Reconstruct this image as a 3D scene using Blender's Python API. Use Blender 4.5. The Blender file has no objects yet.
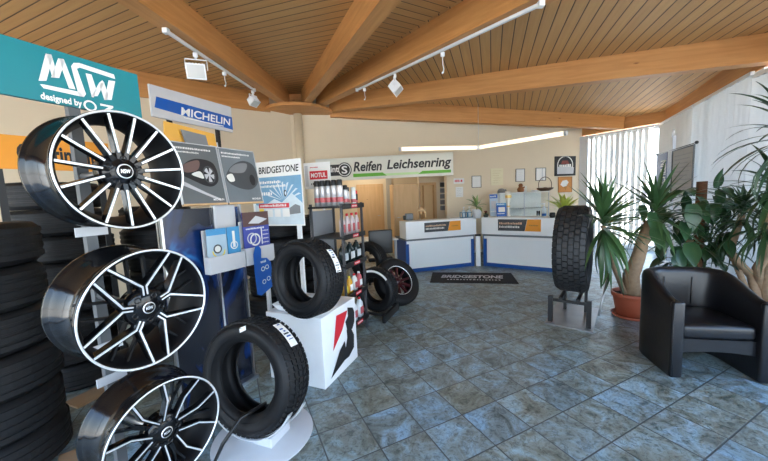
import bpy, bmesh, math, random
from mathutils import Vector, Matrix
PI = math.pi
R = math.radians
sc = bpy.context.scene
col = sc.collection

# ---------------------------------------------------------------- camera
CF, CP, CR, CH = 315.7, 0.103, -0.043, 1.62        # focal length (px), pitch down, roll, eye height
def ray(px, py):
    U, V = px - 384, py - 230.5
    cr, sr = math.cos(CR), math.sin(CR)
    u = cr * U + sr * V; v = -sr * U + cr * V
    c, s = math.cos(CP), math.sin(CP)
    return Vector((u, CF * c - v * s, -CF * s - v * c)) / CF
EYE = Vector((0, 0, CH))
def floor_at(px, py, z=0.0):
    r = ray(px, py); return EYE + r * ((z - CH) / r.z)
def at(px, py, y):                                  # point at distance y from the camera plane
    r = ray(px, py); return EYE + r * (y / r.y)
def wall_at(px, py, p, az, off=0.0):                # point on the vertical plane through p with direction az
    r = ray(px, py); n = Vector((-math.sin(az), math.cos(az), 0))
    return EYE + r * ((n.dot(Vector((p[0], p[1], 0))) - off) / (n.x * r.x + n.y * r.y))
cam_d = bpy.data.cameras.new('camera'); cam = bpy.data.objects.new('camera', cam_d); col.objects.link(cam)
cam_d.sensor_fit = 'HORIZONTAL'; cam_d.sensor_width = 36; cam_d.lens = 36 * CF / 768
cam_d.clip_start = 0.05
fwd = Vector((0, math.cos(CP), -math.sin(CP)))
cx0 = Vector((1, 0, 0)); cy0 = Vector((0, math.sin(CP), math.cos(CP)))
cxr = cx0 * math.cos(CR) - cy0 * math.sin(CR) * -1 * -1
cxr = cx0 * math.cos(CR) + cy0 * (-math.sin(CR)) * 1
# image x axis in the world: U = cr*u - sr*v with v pointing down
ex = cx0 * math.cos(CR) + (-cy0) * math.sin(CR)
ex = ray(385, 230.5) - ray(384, 230.5); ex.normalize()
ey = ray(384, 229.5) - ray(384, 230.5); ey.normalize()
ez = -(ray(384, 230.5)).normalized()
cam.matrix_world = Matrix(((ex.x, ey.x, ez.x, 0), (ex.y, ey.y, ez.y, 0), (ex.z, ey.z, ez.z, CH), (0, 0, 0, 1)))
sc.camera = cam

# ---------------------------------------------------------------- materials
MT = {}
def nt(name):
    m = bpy.data.materials.new(name); m.use_nodes = True
    t = m.node_tree; b = t.nodes['Principled BSDF']
    return m, t, b
def node(t, kind, **kw):
    n = t.nodes.new(kind)
    for k, v in kw.items(): setattr(n, k, v)
    return n
def mat(name, c, rough=.5, metal=0, var=.06, scale=8, bump=0, coat=0, spec=.5, trans=0, alpha=1, emit=0):
    """plain surface with a little procedural tone variation"""
    if name in MT: return MT[name]
    m, t, b = nt(name); L = t.links.new
    tc = node(t, 'ShaderNodeTexCoord'); nz = node(t, 'ShaderNodeTexNoise'); nz.inputs['Scale'].default_value = scale
    nz.inputs['Detail'].default_value = 4
    L(tc.outputs['Object'], nz.inputs['Vector'])
    mx = node(t, 'ShaderNodeMix', data_type='RGBA')
    mx.inputs[6].default_value = (*[x * (1 - var) for x in c], 1); mx.inputs[7].default_value = (*[min(1, x * (1 + var)) for x in c], 1)
    L(nz.outputs['Fac'], mx.inputs[0]); L(mx.outputs[2], b.inputs['Base Color'])
    b.inputs['Roughness'].default_value = rough; b.inputs['Metallic'].default_value = metal
    b.inputs['Specular IOR Level'].default_value = spec
    b.inputs['Coat Weight'].default_value = coat; b.inputs['Coat Roughness'].default_value = .05
    b.inputs['Transmission Weight'].default_value = trans
    b.inputs['Alpha'].default_value = alpha
    if bump:
        bp = node(t, 'ShaderNodeBump'); bp.inputs['Strength'].default_value = bump; bp.inputs['Distance'].default_value = .01
        L(nz.outputs['Fac'], bp.inputs['Height']); L(bp.outputs['Normal'], b.inputs['Normal'])
    MT[name] = m; return m
def boards(name, az, width, c1, c2, groove=.05):
    """timber lining boards running along azimuth az"""
    m, t, b = nt(name); L = t.links.new
    tc = node(t, 'ShaderNodeTexCoord'); mp = node(t, 'ShaderNodeMapping'); mp.inputs['Rotation'].default_value = (0, 0, -az)
    L(tc.outputs['Object'], mp.inputs['Vector'])
    sp = node(t, 'ShaderNodeSeparateXYZ'); L(mp.outputs['Vector'], sp.inputs[0])
    dv = node(t, 'ShaderNodeMath', operation='DIVIDE'); dv.inputs[1].default_value = width; L(sp.outputs['Y'], dv.inputs[0])
    fr = node(t, 'ShaderNodeMath', operation='FRACT'); L(dv.outputs[0], fr.inputs[0])
    fo = node(t, 'ShaderNodeMath', operation='FLOOR'); L(dv.outputs[0], fo.inputs[0])
    wn = node(t, 'ShaderNodeTexWhiteNoise', noise_dimensions='1D'); L(fo.outputs[0], wn.inputs['W'])
    cb = node(t, 'ShaderNodeCombineXYZ')
    sx = node(t, 'ShaderNodeMath', operation='MULTIPLY'); sx.inputs[1].default_value = .8; L(sp.outputs['X'], sx.inputs[0])
    ad = node(t, 'ShaderNodeMath', operation='MULTIPLY_ADD'); ad.inputs[1].default_value = 37; L(wn.outputs['Value'], ad.inputs[0]); L(sx.outputs[0], ad.inputs[2])
    sy = node(t, 'ShaderNodeMath', operation='MULTIPLY'); sy.inputs[1].default_value = 16; L(sp.outputs['Y'], sy.inputs[0])
    L(ad.outputs[0], cb.inputs[0]); L(sy.outputs[0], cb.inputs[1])
    nz = node(t, 'ShaderNodeTexNoise'); nz.inputs['Scale'].default_value = 1.6; nz.inputs['Detail'].default_value = 5; L(cb.outputs[0], nz.inputs['Vector'])
    mx = node(t, 'ShaderNodeMix', data_type='RGBA'); mx.inputs[6].default_value = (*c1, 1); mx.inputs[7].default_value = (*c2, 1)
    av = node(t, 'ShaderNodeMath', operation='MULTIPLY_ADD'); av.inputs[1].default_value = .35; L(wn.outputs['Value'], av.inputs[0])
    a2 = node(t, 'ShaderNodeMath', operation='MULTIPLY_ADD'); a2.inputs[1].default_value = 1.0; a2.inputs[2].default_value = -.2; L(nz.outputs['Fac'], a2.inputs[0]); L(a2.outputs[0], av.inputs[2])
    L(av.outputs[0], mx.inputs[0])
    # v-groove between boards: real depth through bump, and the dark joint itself
    pp = node(t, 'ShaderNodeMath', operation='PINGPONG'); pp.inputs[1].default_value = .5; L(fr.outputs[0], pp.inputs[0])
    ss = node(t, 'ShaderNodeMapRange'); ss.inputs[1].default_value = groove * .4; ss.inputs[2].default_value = groove * 1.3; L(pp.outputs[0], ss.inputs[0])
    m2 = node(t, 'ShaderNodeMix', data_type='RGBA'); m2.inputs[6].default_value = (.05, .025, .01, 1); L(ss.outputs[0], m2.inputs[0]); L(mx.outputs[2], m2.inputs[7])
    L(m2.outputs[2], b.inputs['Base Color'])
    bp = node(t, 'ShaderNodeBump'); bp.inputs['Strength'].default_value = .6; bp.inputs['Distance'].default_value = .01; L(ss.outputs[0], bp.inputs['Height']); L(bp.outputs['Normal'], b.inputs['Normal'])
    b.inputs['Roughness'].default_value = .55
    return m
def timber(name, c1, c2, sc_=(1, 14, 14), rough=.5):
    """grain along local X, knots"""
    if name in MT: return MT[name]
    m, t, b = nt(name); L = t.links.new
    tc = node(t, 'ShaderNodeTexCoord'); mp = node(t, 'ShaderNodeMapping'); mp.inputs['Scale'].default_value = sc_
    L(tc.outputs['Object'], mp.inputs['Vector'])
    nz = node(t, 'ShaderNodeTexNoise'); nz.inputs['Scale'].default_value = 1.5; nz.inputs['Detail'].default_value = 6; nz.inputs['Distortion'].default_value = .6
    L(mp.outputs[0], nz.inputs['Vector'])
    mx = node(t, 'ShaderNodeMix', data_type='RGBA'); mx.inputs[6].default_value = (*c1, 1); mx.inputs[7].default_value = (*c2, 1)
    rm = node(t, 'ShaderNodeMapRange'); rm.inputs[1].default_value = .3; rm.inputs[2].default_value = .7; L(nz.outputs['Fac'], rm.inputs[0]); L(rm.outputs[0], mx.inputs[0])
    vo = node(t, 'ShaderNodeTexVoronoi'); vo.inputs['Scale'].default_value = 2.2
    mp2 = node(t, 'ShaderNodeMapping'); mp2.inputs['Scale'].default_value = (.8, 2.2, 2.2); L(tc.outputs['Object'], mp2.inputs['Vector']); L(mp2.outputs[0], vo.inputs['Vector'])
    kr = node(t, 'ShaderNodeMapRange'); kr.inputs[1].default_value = .03; kr.inputs[2].default_value = .08; L(vo.outputs['Distance'], kr.inputs[0])
    m2 = node(t, 'ShaderNodeMix', data_type='RGBA'); m2.inputs[6].default_value = (c1[0] * .45, c1[1] * .35, c1[2] * .3, 1); L(kr.outputs[0], m2.inputs[0]); L(mx.outputs[2], m2.inputs[7])
    L(m2.outputs[2], b.inputs['Base Color']); b.inputs['Roughness'].default_value = rough
    MT[name] = m; return m
def slate(name):
    """square slate-look tiles, 0.33 m, laid on a grid turned 25.5 degrees"""
    m, t, b = nt(name); L = t.links.new
    tc = node(t, 'ShaderNodeTexCoord'); mp = node(t, 'ShaderNodeMapping', vector_type='TEXTURE')
    mp.inputs['Location'].default_value = (-.079, 1.894, 0); mp.inputs['Rotation'].default_value = (0, 0, .446); mp.inputs['Scale'].default_value = (.3305, .3305, .3305)
    L(tc.outputs['Object'], mp.inputs['Vector'])
    sp = node(t, 'ShaderNodeSeparateXYZ'); L(mp.outputs[0], sp.inputs[0])
    fl_ = node(t, 'ShaderNodeVectorMath', operation='FLOOR'); L(mp.outputs[0], fl_.inputs[0])
    wn = node(t, 'ShaderNodeTexWhiteNoise', noise_dimensions='2D'); L(fl_.outputs[0], wn.inputs['Vector'])
    edge = []
    for ax in 'XY':
        f_ = node(t, 'ShaderNodeMath', operation='FRACT'); L(sp.outputs[ax], f_.inputs[0])
        p_ = node(t, 'ShaderNodeMath', operation='PINGPONG'); p_.inputs[1].default_value = .5; L(f_.outputs[0], p_.inputs[0]); edge.append(p_)
    mn = node(t, 'ShaderNodeMath', operation='MINIMUM'); L(edge[0].outputs[0], mn.inputs[0]); L(edge[1].outputs[0], mn.inputs[1])
    # per tile offset so the veining breaks at the joints
    of = node(t, 'ShaderNodeVectorMath', operation='MULTIPLY_ADD'); L(wn.outputs['Color'], of.inputs[0]); of.inputs[1].default_value = (23, 19, 31); L(mp.outputs[0], of.inputs[2])
    n1 = node(t, 'ShaderNodeTexNoise'); n1.inputs['Scale'].default_value = 1.5; n1.inputs['Detail'].default_value = 7; n1.inputs['Roughness'].default_value = .65; n1.inputs['Distortion'].default_value = .9; L(of.outputs[0], n1.inputs['Vector'])
    n2 = node(t, 'ShaderNodeTexNoise'); n2.inputs['Scale'].default_value = 7; n2.inputs['Detail'].default_value = 8; n2.inputs['Roughness'].default_value = .72; n2.inputs['Distortion'].default_value = 1.5; L(of.outputs[0], n2.inputs['Vector'])
    r1 = node(t, 'ShaderNodeValToRGB'); e = r1.color_ramp.elements
    e[0].position = .30; e[0].color = (.07, .085, .08, 1); e[1].position = .70; e[1].color = (.33, .50, .64, 1)
    x = e.new(.42); x.color = (.185, .20, .175, 1); x = e.new(.51); x.color = (.245, .29, .285, 1); x = e.new(.60); x.color = (.29, .39, .45, 1)
    L(n1.outputs['Fac'], r1.inputs[0])
    r2 = node(t, 'ShaderNodeValToRGB'); e = r2.color_ramp.elements
    e[0].position = .38; e[0].color = (.36, .38, .37, 1); e[1].position = .52; e[1].color = (1.05, 1.05, 1.05, 1)
    L(n2.outputs['Fac'], r2.inputs[0])
    mu = node(t, 'ShaderNodeMix', data_type='RGBA', blend_type='MULTIPLY'); mu.inputs[0].default_value = .85; L(r1.outputs[0], mu.inputs[6]); L(r2.outputs[0], mu.inputs[7])
    # some tiles browner-green, some bluer
    tn = node(t, 'ShaderNodeValToRGB'); e = tn.color_ramp.elements
    e[0].color = (1.06, 1.0, .86, 1); e[1].color = (.88, 1.0, 1.10, 1); L(wn.outputs['Value'], tn.inputs[0])
    m3 = node(t, 'ShaderNodeMix', data_type='RGBA', blend_type='MULTIPLY'); m3.inputs[0].default_value = 1; L(mu.outputs[2], m3.inputs[6]); L(tn.outputs[0], m3.inputs[7])
    g = node(t, 'ShaderNodeMapRange'); g.inputs[1].default_value = .010; g.inputs[2].default_value = .018; L(mn.outputs[0], g.inputs[0])
    gm = node(t, 'ShaderNodeMix', data_type='RGBA'); gm.inputs[6].default_value = (.075, .085, .085, 1); L(g.outputs[0], gm.inputs[0]); L(m3.outputs[2], gm.inputs[7])
    L(gm.outputs[2], b.inputs['Base Color'])
    hs = node(t, 'ShaderNodeMath', operation='MULTIPLY_ADD'); hs.inputs[1].default_value = .5; L(n2.outputs['Fac'], hs.inputs[0]); L(g.outputs[0], hs.inputs[2])
    bp = node(t, 'ShaderNodeBump'); bp.inputs['Strength'].default_value = .35; bp.inputs['Distance'].default_value = .006; L(hs.outputs[0], bp.inputs['Height']); L(bp.outputs['Normal'], b.inputs['Normal'])
    rr = node(t, 'ShaderNodeMapRange'); rr.inputs[3].default_value = .40; rr.inputs[4].default_value = .20; L(n2.outputs['Fac'], rr.inputs[0]); L(rr.outputs[0], b.inputs['Roughness'])
    return m

# ---------------------------------------------------------------- mesh builder
class MB:
    def __init__(s): s.v = []; s.f = []; s.m = []; s.uv = {}; s.mats = []; s.sm = []
    def mi(s, m):
        if m not in s.mats: s.mats.append(m)
        return s.mats.index(m)
    def add(s, vs, fs, m, M=None, smooth=False, uvs=None):
        b = len(s.v); k = s.mi(m)
        for p in vs:
            p = Vector(p); s.v.append(tuple(M @ p) if M is not None else tuple(p))
        for i, f in enumerate(fs):
            s.f.append([b + q for q in f]); s.m.append(k); s.sm.append(smooth)
            if uvs: s.uv[len(s.f) - 1] = uvs[i]
        return s
    def box(s, c, d, m, M=None, bev=0):
        x, y, z = [q / 2 for q in d]; c = Vector(c)
        if bev > 0:
            bm = bmesh.new(); bmesh.ops.create_cube(bm, size=1)
            for v in bm.verts: v.co = Vector((v.co.x * d[0], v.co.y * d[1], v.co.z * d[2])) + c
            bmesh.ops.bevel(bm, geom=bm.edges[:], offset=bev, segments=3, affect='EDGES', profile=.5)
            bm.verts.index_update()
            s.add([v.co.copy() for v in bm.verts], [[v.index for v in f.verts] for f in bm.faces], m, M, True); bm.free(); return s
        vs = [c + Vector((a * x, b_ * y, e * z)) for a in (-1, 1) for b_ in (-1, 1) for e in (-1, 1)]
        return s.add(vs, [(0, 1, 3, 2), (4, 6, 7, 5), (0, 4, 5, 1), (2, 3, 7, 6), (0, 2, 6, 4), (1, 5, 7, 3)], m, M)
    def tube(s, pts, r, m, n=10, M=None, cap=True, smooth=True):
        pts = [Vector(p) for p in pts]; N = len(pts)
        rs = r if isinstance(r, (list, tuple)) else [r] * N
        vs = []; prev = None
        for i, p in enumerate(pts):
            d = (pts[min(i + 1, N - 1)] - pts[max(i - 1, 0)]).normalized()
            if prev is None:
                a = d.orthogonal().normalized()
            else:
                a = (prev - d * prev.dot(d)); a = a.normalized() if a.length > 1e-6 else d.orthogonal().normalized()
            prev = a; b_ = d.cross(a)
            for k in range(n):
                t_ = 2 * PI * k / n; vs.append(p + (a * math.cos(t_) + b_ * math.sin(t_)) * rs[i])
        fs = [(i * n + k, i * n + (k + 1) % n, (i + 1) * n + (k + 1) % n, (i + 1) * n + k) for i in range(N - 1) for k in range(n)]
        s.add(vs, fs, m, M, smooth)
        if cap: s.add(vs[:n], [tuple(range(n))[::-1]], m, M); s.add(vs[-n:], [tuple(range(n))], m, M)
        return s
    def lathe(s, prof, m, n=48, M=None, smooth=True, closed=False, a0=0, a1=2 * PI):
        """profile of (radius, height) turned about local Z"""
        full = abs(a1 - a0 - 2 * PI) < 1e-6; P = len(prof); C = n if full else n + 1
        vs = [Vector((r * math.cos(a0 + (a1 - a0) * k / n), r * math.sin(a0 + (a1 - a0) * k / n), z)) for k in range(C) for r, z in prof]
        fs = []; uv = []
        seg = P if closed else P - 1
        for k in range(n):
            k2 = (k + 1) % C
            for i in range(seg):
                j = (i + 1) % P
                fs.append((k * P + i, k2 * P + i, k2 * P + j, k * P + j))
        return s.add(vs, fs, m, M, smooth)
    def poly(s, pts, m, M, off=0, thick=0):
        """flat polygon in plane M (u right, v up, n towards the viewer)"""
        vs = [(u, v, off) for u, v in pts]; n = len(pts)
        s.add(vs, [tuple(range(n))], m, M)
        if thick:
            vb = [(u, v, off - thick) for u, v in pts]
            s.add(vs + vb, [tuple(range(2 * n - 1, n - 1, -1))] + [(i, n + i, n + (i + 1) % n, (i + 1) % n) for i in range(n)], m, M)
        return s
    def rect(s, u0, v0, u1, v1, m, M, off=0, thick=0): return s.poly([(u0, v0), (u1, v0), (u1, v1), (u0, v1)], m, M, off, thick)
    def disc(s, u, v, r, m, M, off=0, n=24, r2=None, a0=0):
        r2 = r2 or r; return s.poly([(u + r * math.cos(2 * PI * k / n + a0), v + r2 * math.sin(2 * PI * k / n + a0)) for k in range(n)], m, M, off)
    def ring(s, u, v, r, w, m, M, off=0, n=32, a0=0, a1=2 * PI):
        vs = []; 
        for k in range(n + 1):
            a = a0 + (a1 - a0) * k / n
            vs += [(u + r * math.cos(a), v + r * math.sin(a), off), (u + (r - w) * math.cos(a), v + (r - w) * math.sin(a), off)]
        return s.add(vs, [(2 * k, 2 * k + 2, 2 * k + 3, 2 * k + 1) for k in range(n)], m, M)
    def build(s, name, parent=None, M=None, sub=0):
        me = bpy.data.meshes.new(name)
        me.from_pydata(s.v, [], s.f)
        for m in s.mats: me.materials.append(m)
        me.polygons.foreach_set('material_index', s.m); me.polygons.foreach_set('use_smooth', s.sm)
        bm = bmesh.new(); bm.from_mesh(me)
        bmesh.ops.remove_doubles(bm, verts=bm.verts, dist=1e-6)
        bm.to_mesh(me); bm.free()
        me.update()
        o = bpy.data.objects.new(name, me); col.objects.link(o)
        if parent: o.parent = parent
        if M is not None: o.matrix_world = M
        if sub: md = o.modifiers.new('Subdivision', 'SUBSURF'); md.levels = sub; md.render_levels = sub
        return o
def frame(o, az=0.0, tilt=0.0, pos=True):
    """plane frame at o facing local -Y turned by az: u along (cos az, sin az), v up, n = viewer side; tilt leans the top back"""
    u = Vector((math.cos(az), math.sin(az), 0)); n0 = Vector((math.sin(az), -math.cos(az), 0))
    v = Vector((0, 0, 1)) * math.cos(tilt) - n0 * math.sin(tilt); n = u.cross(v)
    return Matrix(((u.x, v.x, n.x, o[0]), (u.y, v.y, n.y, o[1]), (u.z, v.z, n.z, o[2]), (0, 0, 0, 1)))
def quadframe(p00, p10, p01):
    """frame from lower-left, lower-right and upper-left corners; returns (M, width, height)"""
    p00, p10, p01 = Vector(p00), Vector(p10), Vector(p01)
    u = (p10 - p00); w = u.length; u.normalize(); v = (p01 - p00); v -= u * v.dot(u); h_ = v.length; v.normalize(); n = u.cross(v)
    return Matrix(((u.x, v.x, n.x, p00.x), (u.y, v.y, n.y, p00.y), (u.z, v.z, n.z, p00.z), (0, 0, 0, 1))), w, h_
def tag(o, label=None, cat=None, group=None, kind=None):
    if label: o['label'] = label
    if cat: o['category'] = cat
    if group: o['group'] = group
    if kind: o['kind'] = kind
    return o
def thing(name, label, cat, loc=(0, 0, 0), rz=0.0, group=None):
    o = bpy.data.objects.new(name, None); o.empty_display_size = .1; col.objects.link(o)
    o.location = loc; o.rotation_euler = (0, 0, rz)
    return tag(o, label, cat, group)
def dup(o, loc=None, rz=None, label=None, parent=None):
    c = o.copy(); col.objects.link(c)
    if parent: c.parent = parent
    if loc is not None: c.location = loc
    if rz is not None: c.rotation_euler = (0, 0, rz)
    if label: c['label'] = label
    for ch in list(o.children): dup(ch, parent=c)
    return c
def struct(name, mb, label=None):
    o = mb.build(name); o['kind'] = 'structure'
    if label: o['label'] = label
    return o
def text_mesh(body, bold=0.0, shear=0.0, space=1.0):
    cu = bpy.data.curves.new('txt', 'FONT'); cu.body = body; cu.size = 1; cu.offset = bold; cu.shear = shear; cu.space_character = space; cu.resolution_u = 3
    o = bpy.data.objects.new('txt', cu); col.objects.link(o)
    dg = bpy.context.evaluated_depsgraph_get(); dg.update()
    me = bpy.data.meshes.new_from_object(o.evaluated_get(dg))
    vs = [v.co.copy() for v in me.vertices]; fs = [list(p.vertices) for p in me.polygons]
    bpy.data.objects.remove(o); bpy.data.curves.remove(cu); bpy.data.meshes.remove(me)
    return vs, fs
def put_text(mb, body, u0, v0, w, h_, m, M, off=.001, bold=0.0, shear=0.0, space=1.0):
    """writes body into the rectangle (u0, v0, w, h_) of plane M"""
    vs, fs = text_mesh(body, bold, shear, space)
    if not vs: return mb
    xs = [p.x for p in vs]; ys = [p.y for p in vs]; x0, x1, y0, y1 = min(xs), max(xs), min(ys), max(ys)
    out = [(u0 + (p.x - x0) / max(1e-6, x1 - x0) * w, v0 + (p.y - y0) / max(1e-6, y1 - y0) * h_, off) for p in vs]
    return mb.add(out, fs, m, M)
# ---------------------------------------------------------------- palette
WHITE = mat('white_paint', (.80, .80, .80), .45)
WPLAS = mat('white_plastic', (.82, .83, .84), .35)
CREAM = mat('cream_wall_plaster', (.77, .66, .49), .85, var=.03, scale=3, bump=.1)
BLACKP = mat('black_plastic', (.012, .012, .013), .4)
BLACKM = mat('black_metal', (.015, .015, .016), .45, .3)
GLOSS = mat('gloss_black_lacquer', (.005, .005, .006), .14, coat=.2, spec=.3)
SATIN = mat('satin_black_lacquer', (.004, .004, .005), .5, spec=.2)
RUB = mat('tyre_rubber', (.007, .007, .008), .55, spec=.35, var=.25, scale=14, bump=.15)
RUBT = mat('tyre_tread_rubber', (.009, .009, .010), .65, spec=.35, var=.2, scale=30, bump=.2)
SILV = mat('machined_aluminium', (.88, .89, .90), .38, .65, var=.03)
STEEL = mat('brushed_steel', (.62, .63, .65), .32, 1, var=.05)
GREYM = mat('grey_painted_metal', (.42, .44, .46), .45)
LGREY = mat('light_grey_board', (.55, .56, .58), .5)
TEAL = mat('teal_sign', (.0, .21, .25), .4, var=.05)
BLUE = mat('signal_blue', (.012, .075, .32), .4)
DBLUE = mat('dark_blue_print', (.008, .02, .09), .35)
ORANGE = mat('orange_sign', (.85, .33, .02), .5)
YELL = mat('yellow_print', (.85, .65, .05), .5)
RED = mat('red_print', (.62, .02, .035), .45)
GREEN = mat('sign_green', (.12, .42, .02), .45)
LGREEN = mat('sign_light_green', (.52, .74, .36), .45)
INK = mat('black_ink', (.012, .012, .014), .5)
DGREY = mat('dark_grey_print', (.06, .065, .07), .5)
MGREY = mat('mid_grey_print', (.20, .21, .22), .5)
PALE = mat('pale_paper', (.78, .77, .72), .7)
PAPER = mat('white_paper', (.85, .85, .83), .7)
BEECH = timber('beech_veneer', (.60, .38, .18), (.70, .46, .24), (9, 9, 1))
GLULAM = timber('glued_laminated_spruce', (.50, .22, .065), (.62, .30, .10), (1.0, 12, 12))
DARKW = mat('dark_wood', (.08, .04, .02), .5)
TERRA = mat('terracotta_plastic', (.42, .10, .05), .5, var=.1)
SOIL = mat('potting_soil', (.03, .02, .014), .95, var=.5, scale=40, bump=.6)
SKIR = mat('plinth_blue', (.010, .085, .34), .35)

# ---------------------------------------------------------------- shell

H = Vector((-1.93, 7.8, 0)); ZR = 3.15
def hubdir(az, r, z): return Vector((H.x + r * math.cos(R(az)), H.y + r * math.sin(R(az)), z))
# beams: (near-side lower edge start, lower edge end, side shift) ; section .18 x .40
BW, BH = .18, .36
def beam(name, a, b, shift, bh=BH, over=.05):
    a, b = Vector(a), Vector(b); d = (b - a).normalized(); s_ = Vector((d.y, -d.x, 0)).normalized(); up = s_.cross(d).normalized()
    if up.z < 0: up = -up
    L_ = (b - a).length
    M = Matrix(((d.x, s_.x, up.x, a.x), (d.y, s_.y, up.y, a.y), (d.z, s_.z, up.z, a.z), (0, 0, 0, 1)))
    mb = MB(); mb.box((L_ / 2, shift, (bh + over) / 2), (L_, BW, bh + over), GLULAM)
    o = mb.build(name, M=M); o['kind'] = 'structure'; return o
def ext(a, b, r):      # extend the line a->b until its plan distance from the hub is r
    a, b = Vector(a), Vector(b); d = (b - a) / (b - a).length; p = a.copy()
    while (Vector((p.x, p.y, 0)) - H).length < r: p += d * .02
    return p
B1 = ((H.x - .056, H.y - .45, 3.77), (-2.028, 2.895, 3.391))
B2 = ((H.x + .30, H.y - .45, 3.775), (.15, 3.002, 3.365))
B3 = ((H.x + .50, H.y - .32, 3.775), (1.404, 3.004, 3.316))
B4 = ((H.x + .75, H.y - .03, 3.72), (5.047, 4.257, 3.160))
B5 = ((H.x + .75, H.y + .06, 3.62), (6.324, 8.412, 3.146))
B0 = ((H.x - .50, H.y - .46, 3.64), (-3.959, 5.492, 3.467))
far = {}
for nm, (a, b), sh, r in (('B0', B0, .09, 9.6), ('B1', B1, .09, 9.6), ('B2', B2, 0, 9.6), ('B3', B3, -.09, 9.8), ('B4', B4, -.09, 7.95), ('B5', B5, -.09, 8.28)):
    e = ext(a, b, r); far[nm] = e
    beam('roof_beam', a, e, sh)
# ring beams along the outer walls
c582 = Vector((5.83, 9.32, ZR)); v665 = Vector((6.89, 7.82, ZR)); v768 = Vector((5.17, 4.36, ZR))
cz = c582 + (c582 - v665).normalized() * .5
ringpts = [cz, v665, v768] + [Vector((far[k].x, far[k].y, ZR - .12)) for k in ('B3', 'B2', 'B1', 'B0')]
for i in range(2):
    a, b = ringpts[i], ringpts[i + 1]
    beam('ring_beam', a, b + (b - a).normalized() * .07, .09 if False else -.09, .29, .15)
for i in range(2, 6):
    beam('ring_beam', ringpts[i], ringpts[i + 1], -.09, .34, .15)
fl = MB(); fp = [Vector((p.x, p.y, 0)) for p in ringpts[1:]] 
fp = [Vector((6.2, 9.6, 0)), Vector((5.8, 12.5, 0)), Vector((-4.5, 11.0, 0))][0:3][::-1] + [Vector((c582.x, c582.y, 0))][0:0] + []
fp = [Vector((-4.5, 11.5, 0)), Vector((5.2, 12.2, 0)), Vector((6.0, 9.35, 0)), Vector((7.1, 7.85, 0)), Vector((5.35, 4.3, 0))] + [Vector((far[k].x, far[k].y, 0)) for k in ('B3', 'B2', 'B1', 'B0')]
fl.add(fp, [tuple(range(len(fp)))[::-1]], slate('slate_floor_tiles')); struct('floor', fl)
# ceiling facets: boards between the beams
HT = Vector((H.x, H.y + .3, 3.77 + .37))
def up(p, dz=BH): return Vector((p.x, p.y, p.z + dz))
C1, C2 = (.50, .255, .085), (.66, .38, .15)
def facet(name, pts, az, w=.13):
    mb = MB(); n = len(pts)
    m = boards('lining_' + name, R(az), w, C1, C2)
    mb.add(list(pts) + [p + Vector((0, 0, .06)) for p in pts], [tuple(range(n))[::-1], tuple(range(n, 2 * n))] + [(i, (i + 1) % n, n + (i + 1) % n, n + i) for i in range(n)], m)
    o = mb.build('ceiling'); o['kind'] = 'structure'; return o
def outw(p, s=1.10): return Vector((H.x + (p.x - H.x) * s, H.y + (p.y - H.y) * s, p.z - (s - 1) * .6))
facet('a', [HT, outw(up(far['B0'])), outw(up(far['B1']))], -23)
facet('b', [HT, outw(up(far['B1'])), outw(up(far['B2']))], -20)
facet('c', [HT, outw(up(far['B2'])), outw(up(far['B3']))], 28)
facet('d', [HT, outw(up(far['B3'])), outw(up(v768))], 71, .145)
facet('e', [HT, outw(up(v768)), outw(up(v665, .30)), outw(up(far['B5'], .30), 1.04)], 68, .145)
facet('f', [HT, outw(up(far['B5'], .30), 1.04), Vector((5.5, 10.2, 3.5)), Vector((H.x, 8.9, 4.1))], 68, .145)
facet('g', [HT, Vector((H.x - 3, H.y - .2, 4.0)), outw(up(far['B0']))], -23)
# round capital under the hub
mb = MB(); mb.lathe([(0.0, 0), (.82, 0), (.82, .06), (0, .06)], GLULAM, 48, Matrix.Translation((H.x, H.y, 3.68)), smooth=False)
mb.box((H.x, H.y - .02, 3.95), (.36, .36, .45), GLULAM)
o = mb.build('roof_hub_beam'); o['kind'] = 'structure'
# cream steel pillar in the wall
mb = MB(); mb.tube([(H.x, H.y - .06, 0), (H.x, H.y - .06, 3.69)], .095, mat('cream_pillar_paint', (.76, .66, .48), .5, var=.02), 24); struct('pillar', mb)

WAZ = math.atan2(c582.y - H.y, c582.x - H.x)      # back wall direction
BP = (H.x, H.y)
def bw(px, py, off=0): return wall_at(px, py, BP, WAZ, off)
wl = (Vector((c582.x, c582.y, 0)) - H).length
Mw = frame((H.x, H.y, 0), WAZ)
def wu(px, py):           # wall coordinates (u along the wall, v height) of a picture point
    p = Mw.inverted() @ bw(px, py); return p.x, p.y
oL = wu(328, 200)[0]; oR = wu(447, 200)[0]; oT = wu(400, 176)[1]
WT = .16
mb = MB()
def wbox(u0, u1, v0, v1, m=CREAM): mb.box(((u0 + u1) / 2, (v0 + v1) / 2, -WT / 2), (u1 - u0, v1 - v0, WT), m, Mw)
wbox(-.3, oL, 0, 4.2); wbox(oR, wl + .05, 0, 4.0); wbox(oL, oR, oT, 4.1)
struct('wall_back', mb)
# back office behind the opening
mb = MB(); D = 2.6
mb.box(((oL + oR) / 2, 1.35, -D), (oR - oL + 1.6, 2.9, .1), CREAM, Mw)
mb.box((oL - .75, 1.35, -D / 2 - WT / 2), (.1, 2.9, D - WT), CREAM, Mw); mb.box((oR + .75, 1.35, -D / 2 - WT / 2), (.1, 2.9, D - WT), CREAM, Mw)
mb.box(((oL + oR) / 2, 2.83, -D / 2 - WT / 2), (oR - oL + 1.6, .1, D - WT), CREAM, Mw)
struct('wall_office', mb)
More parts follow.
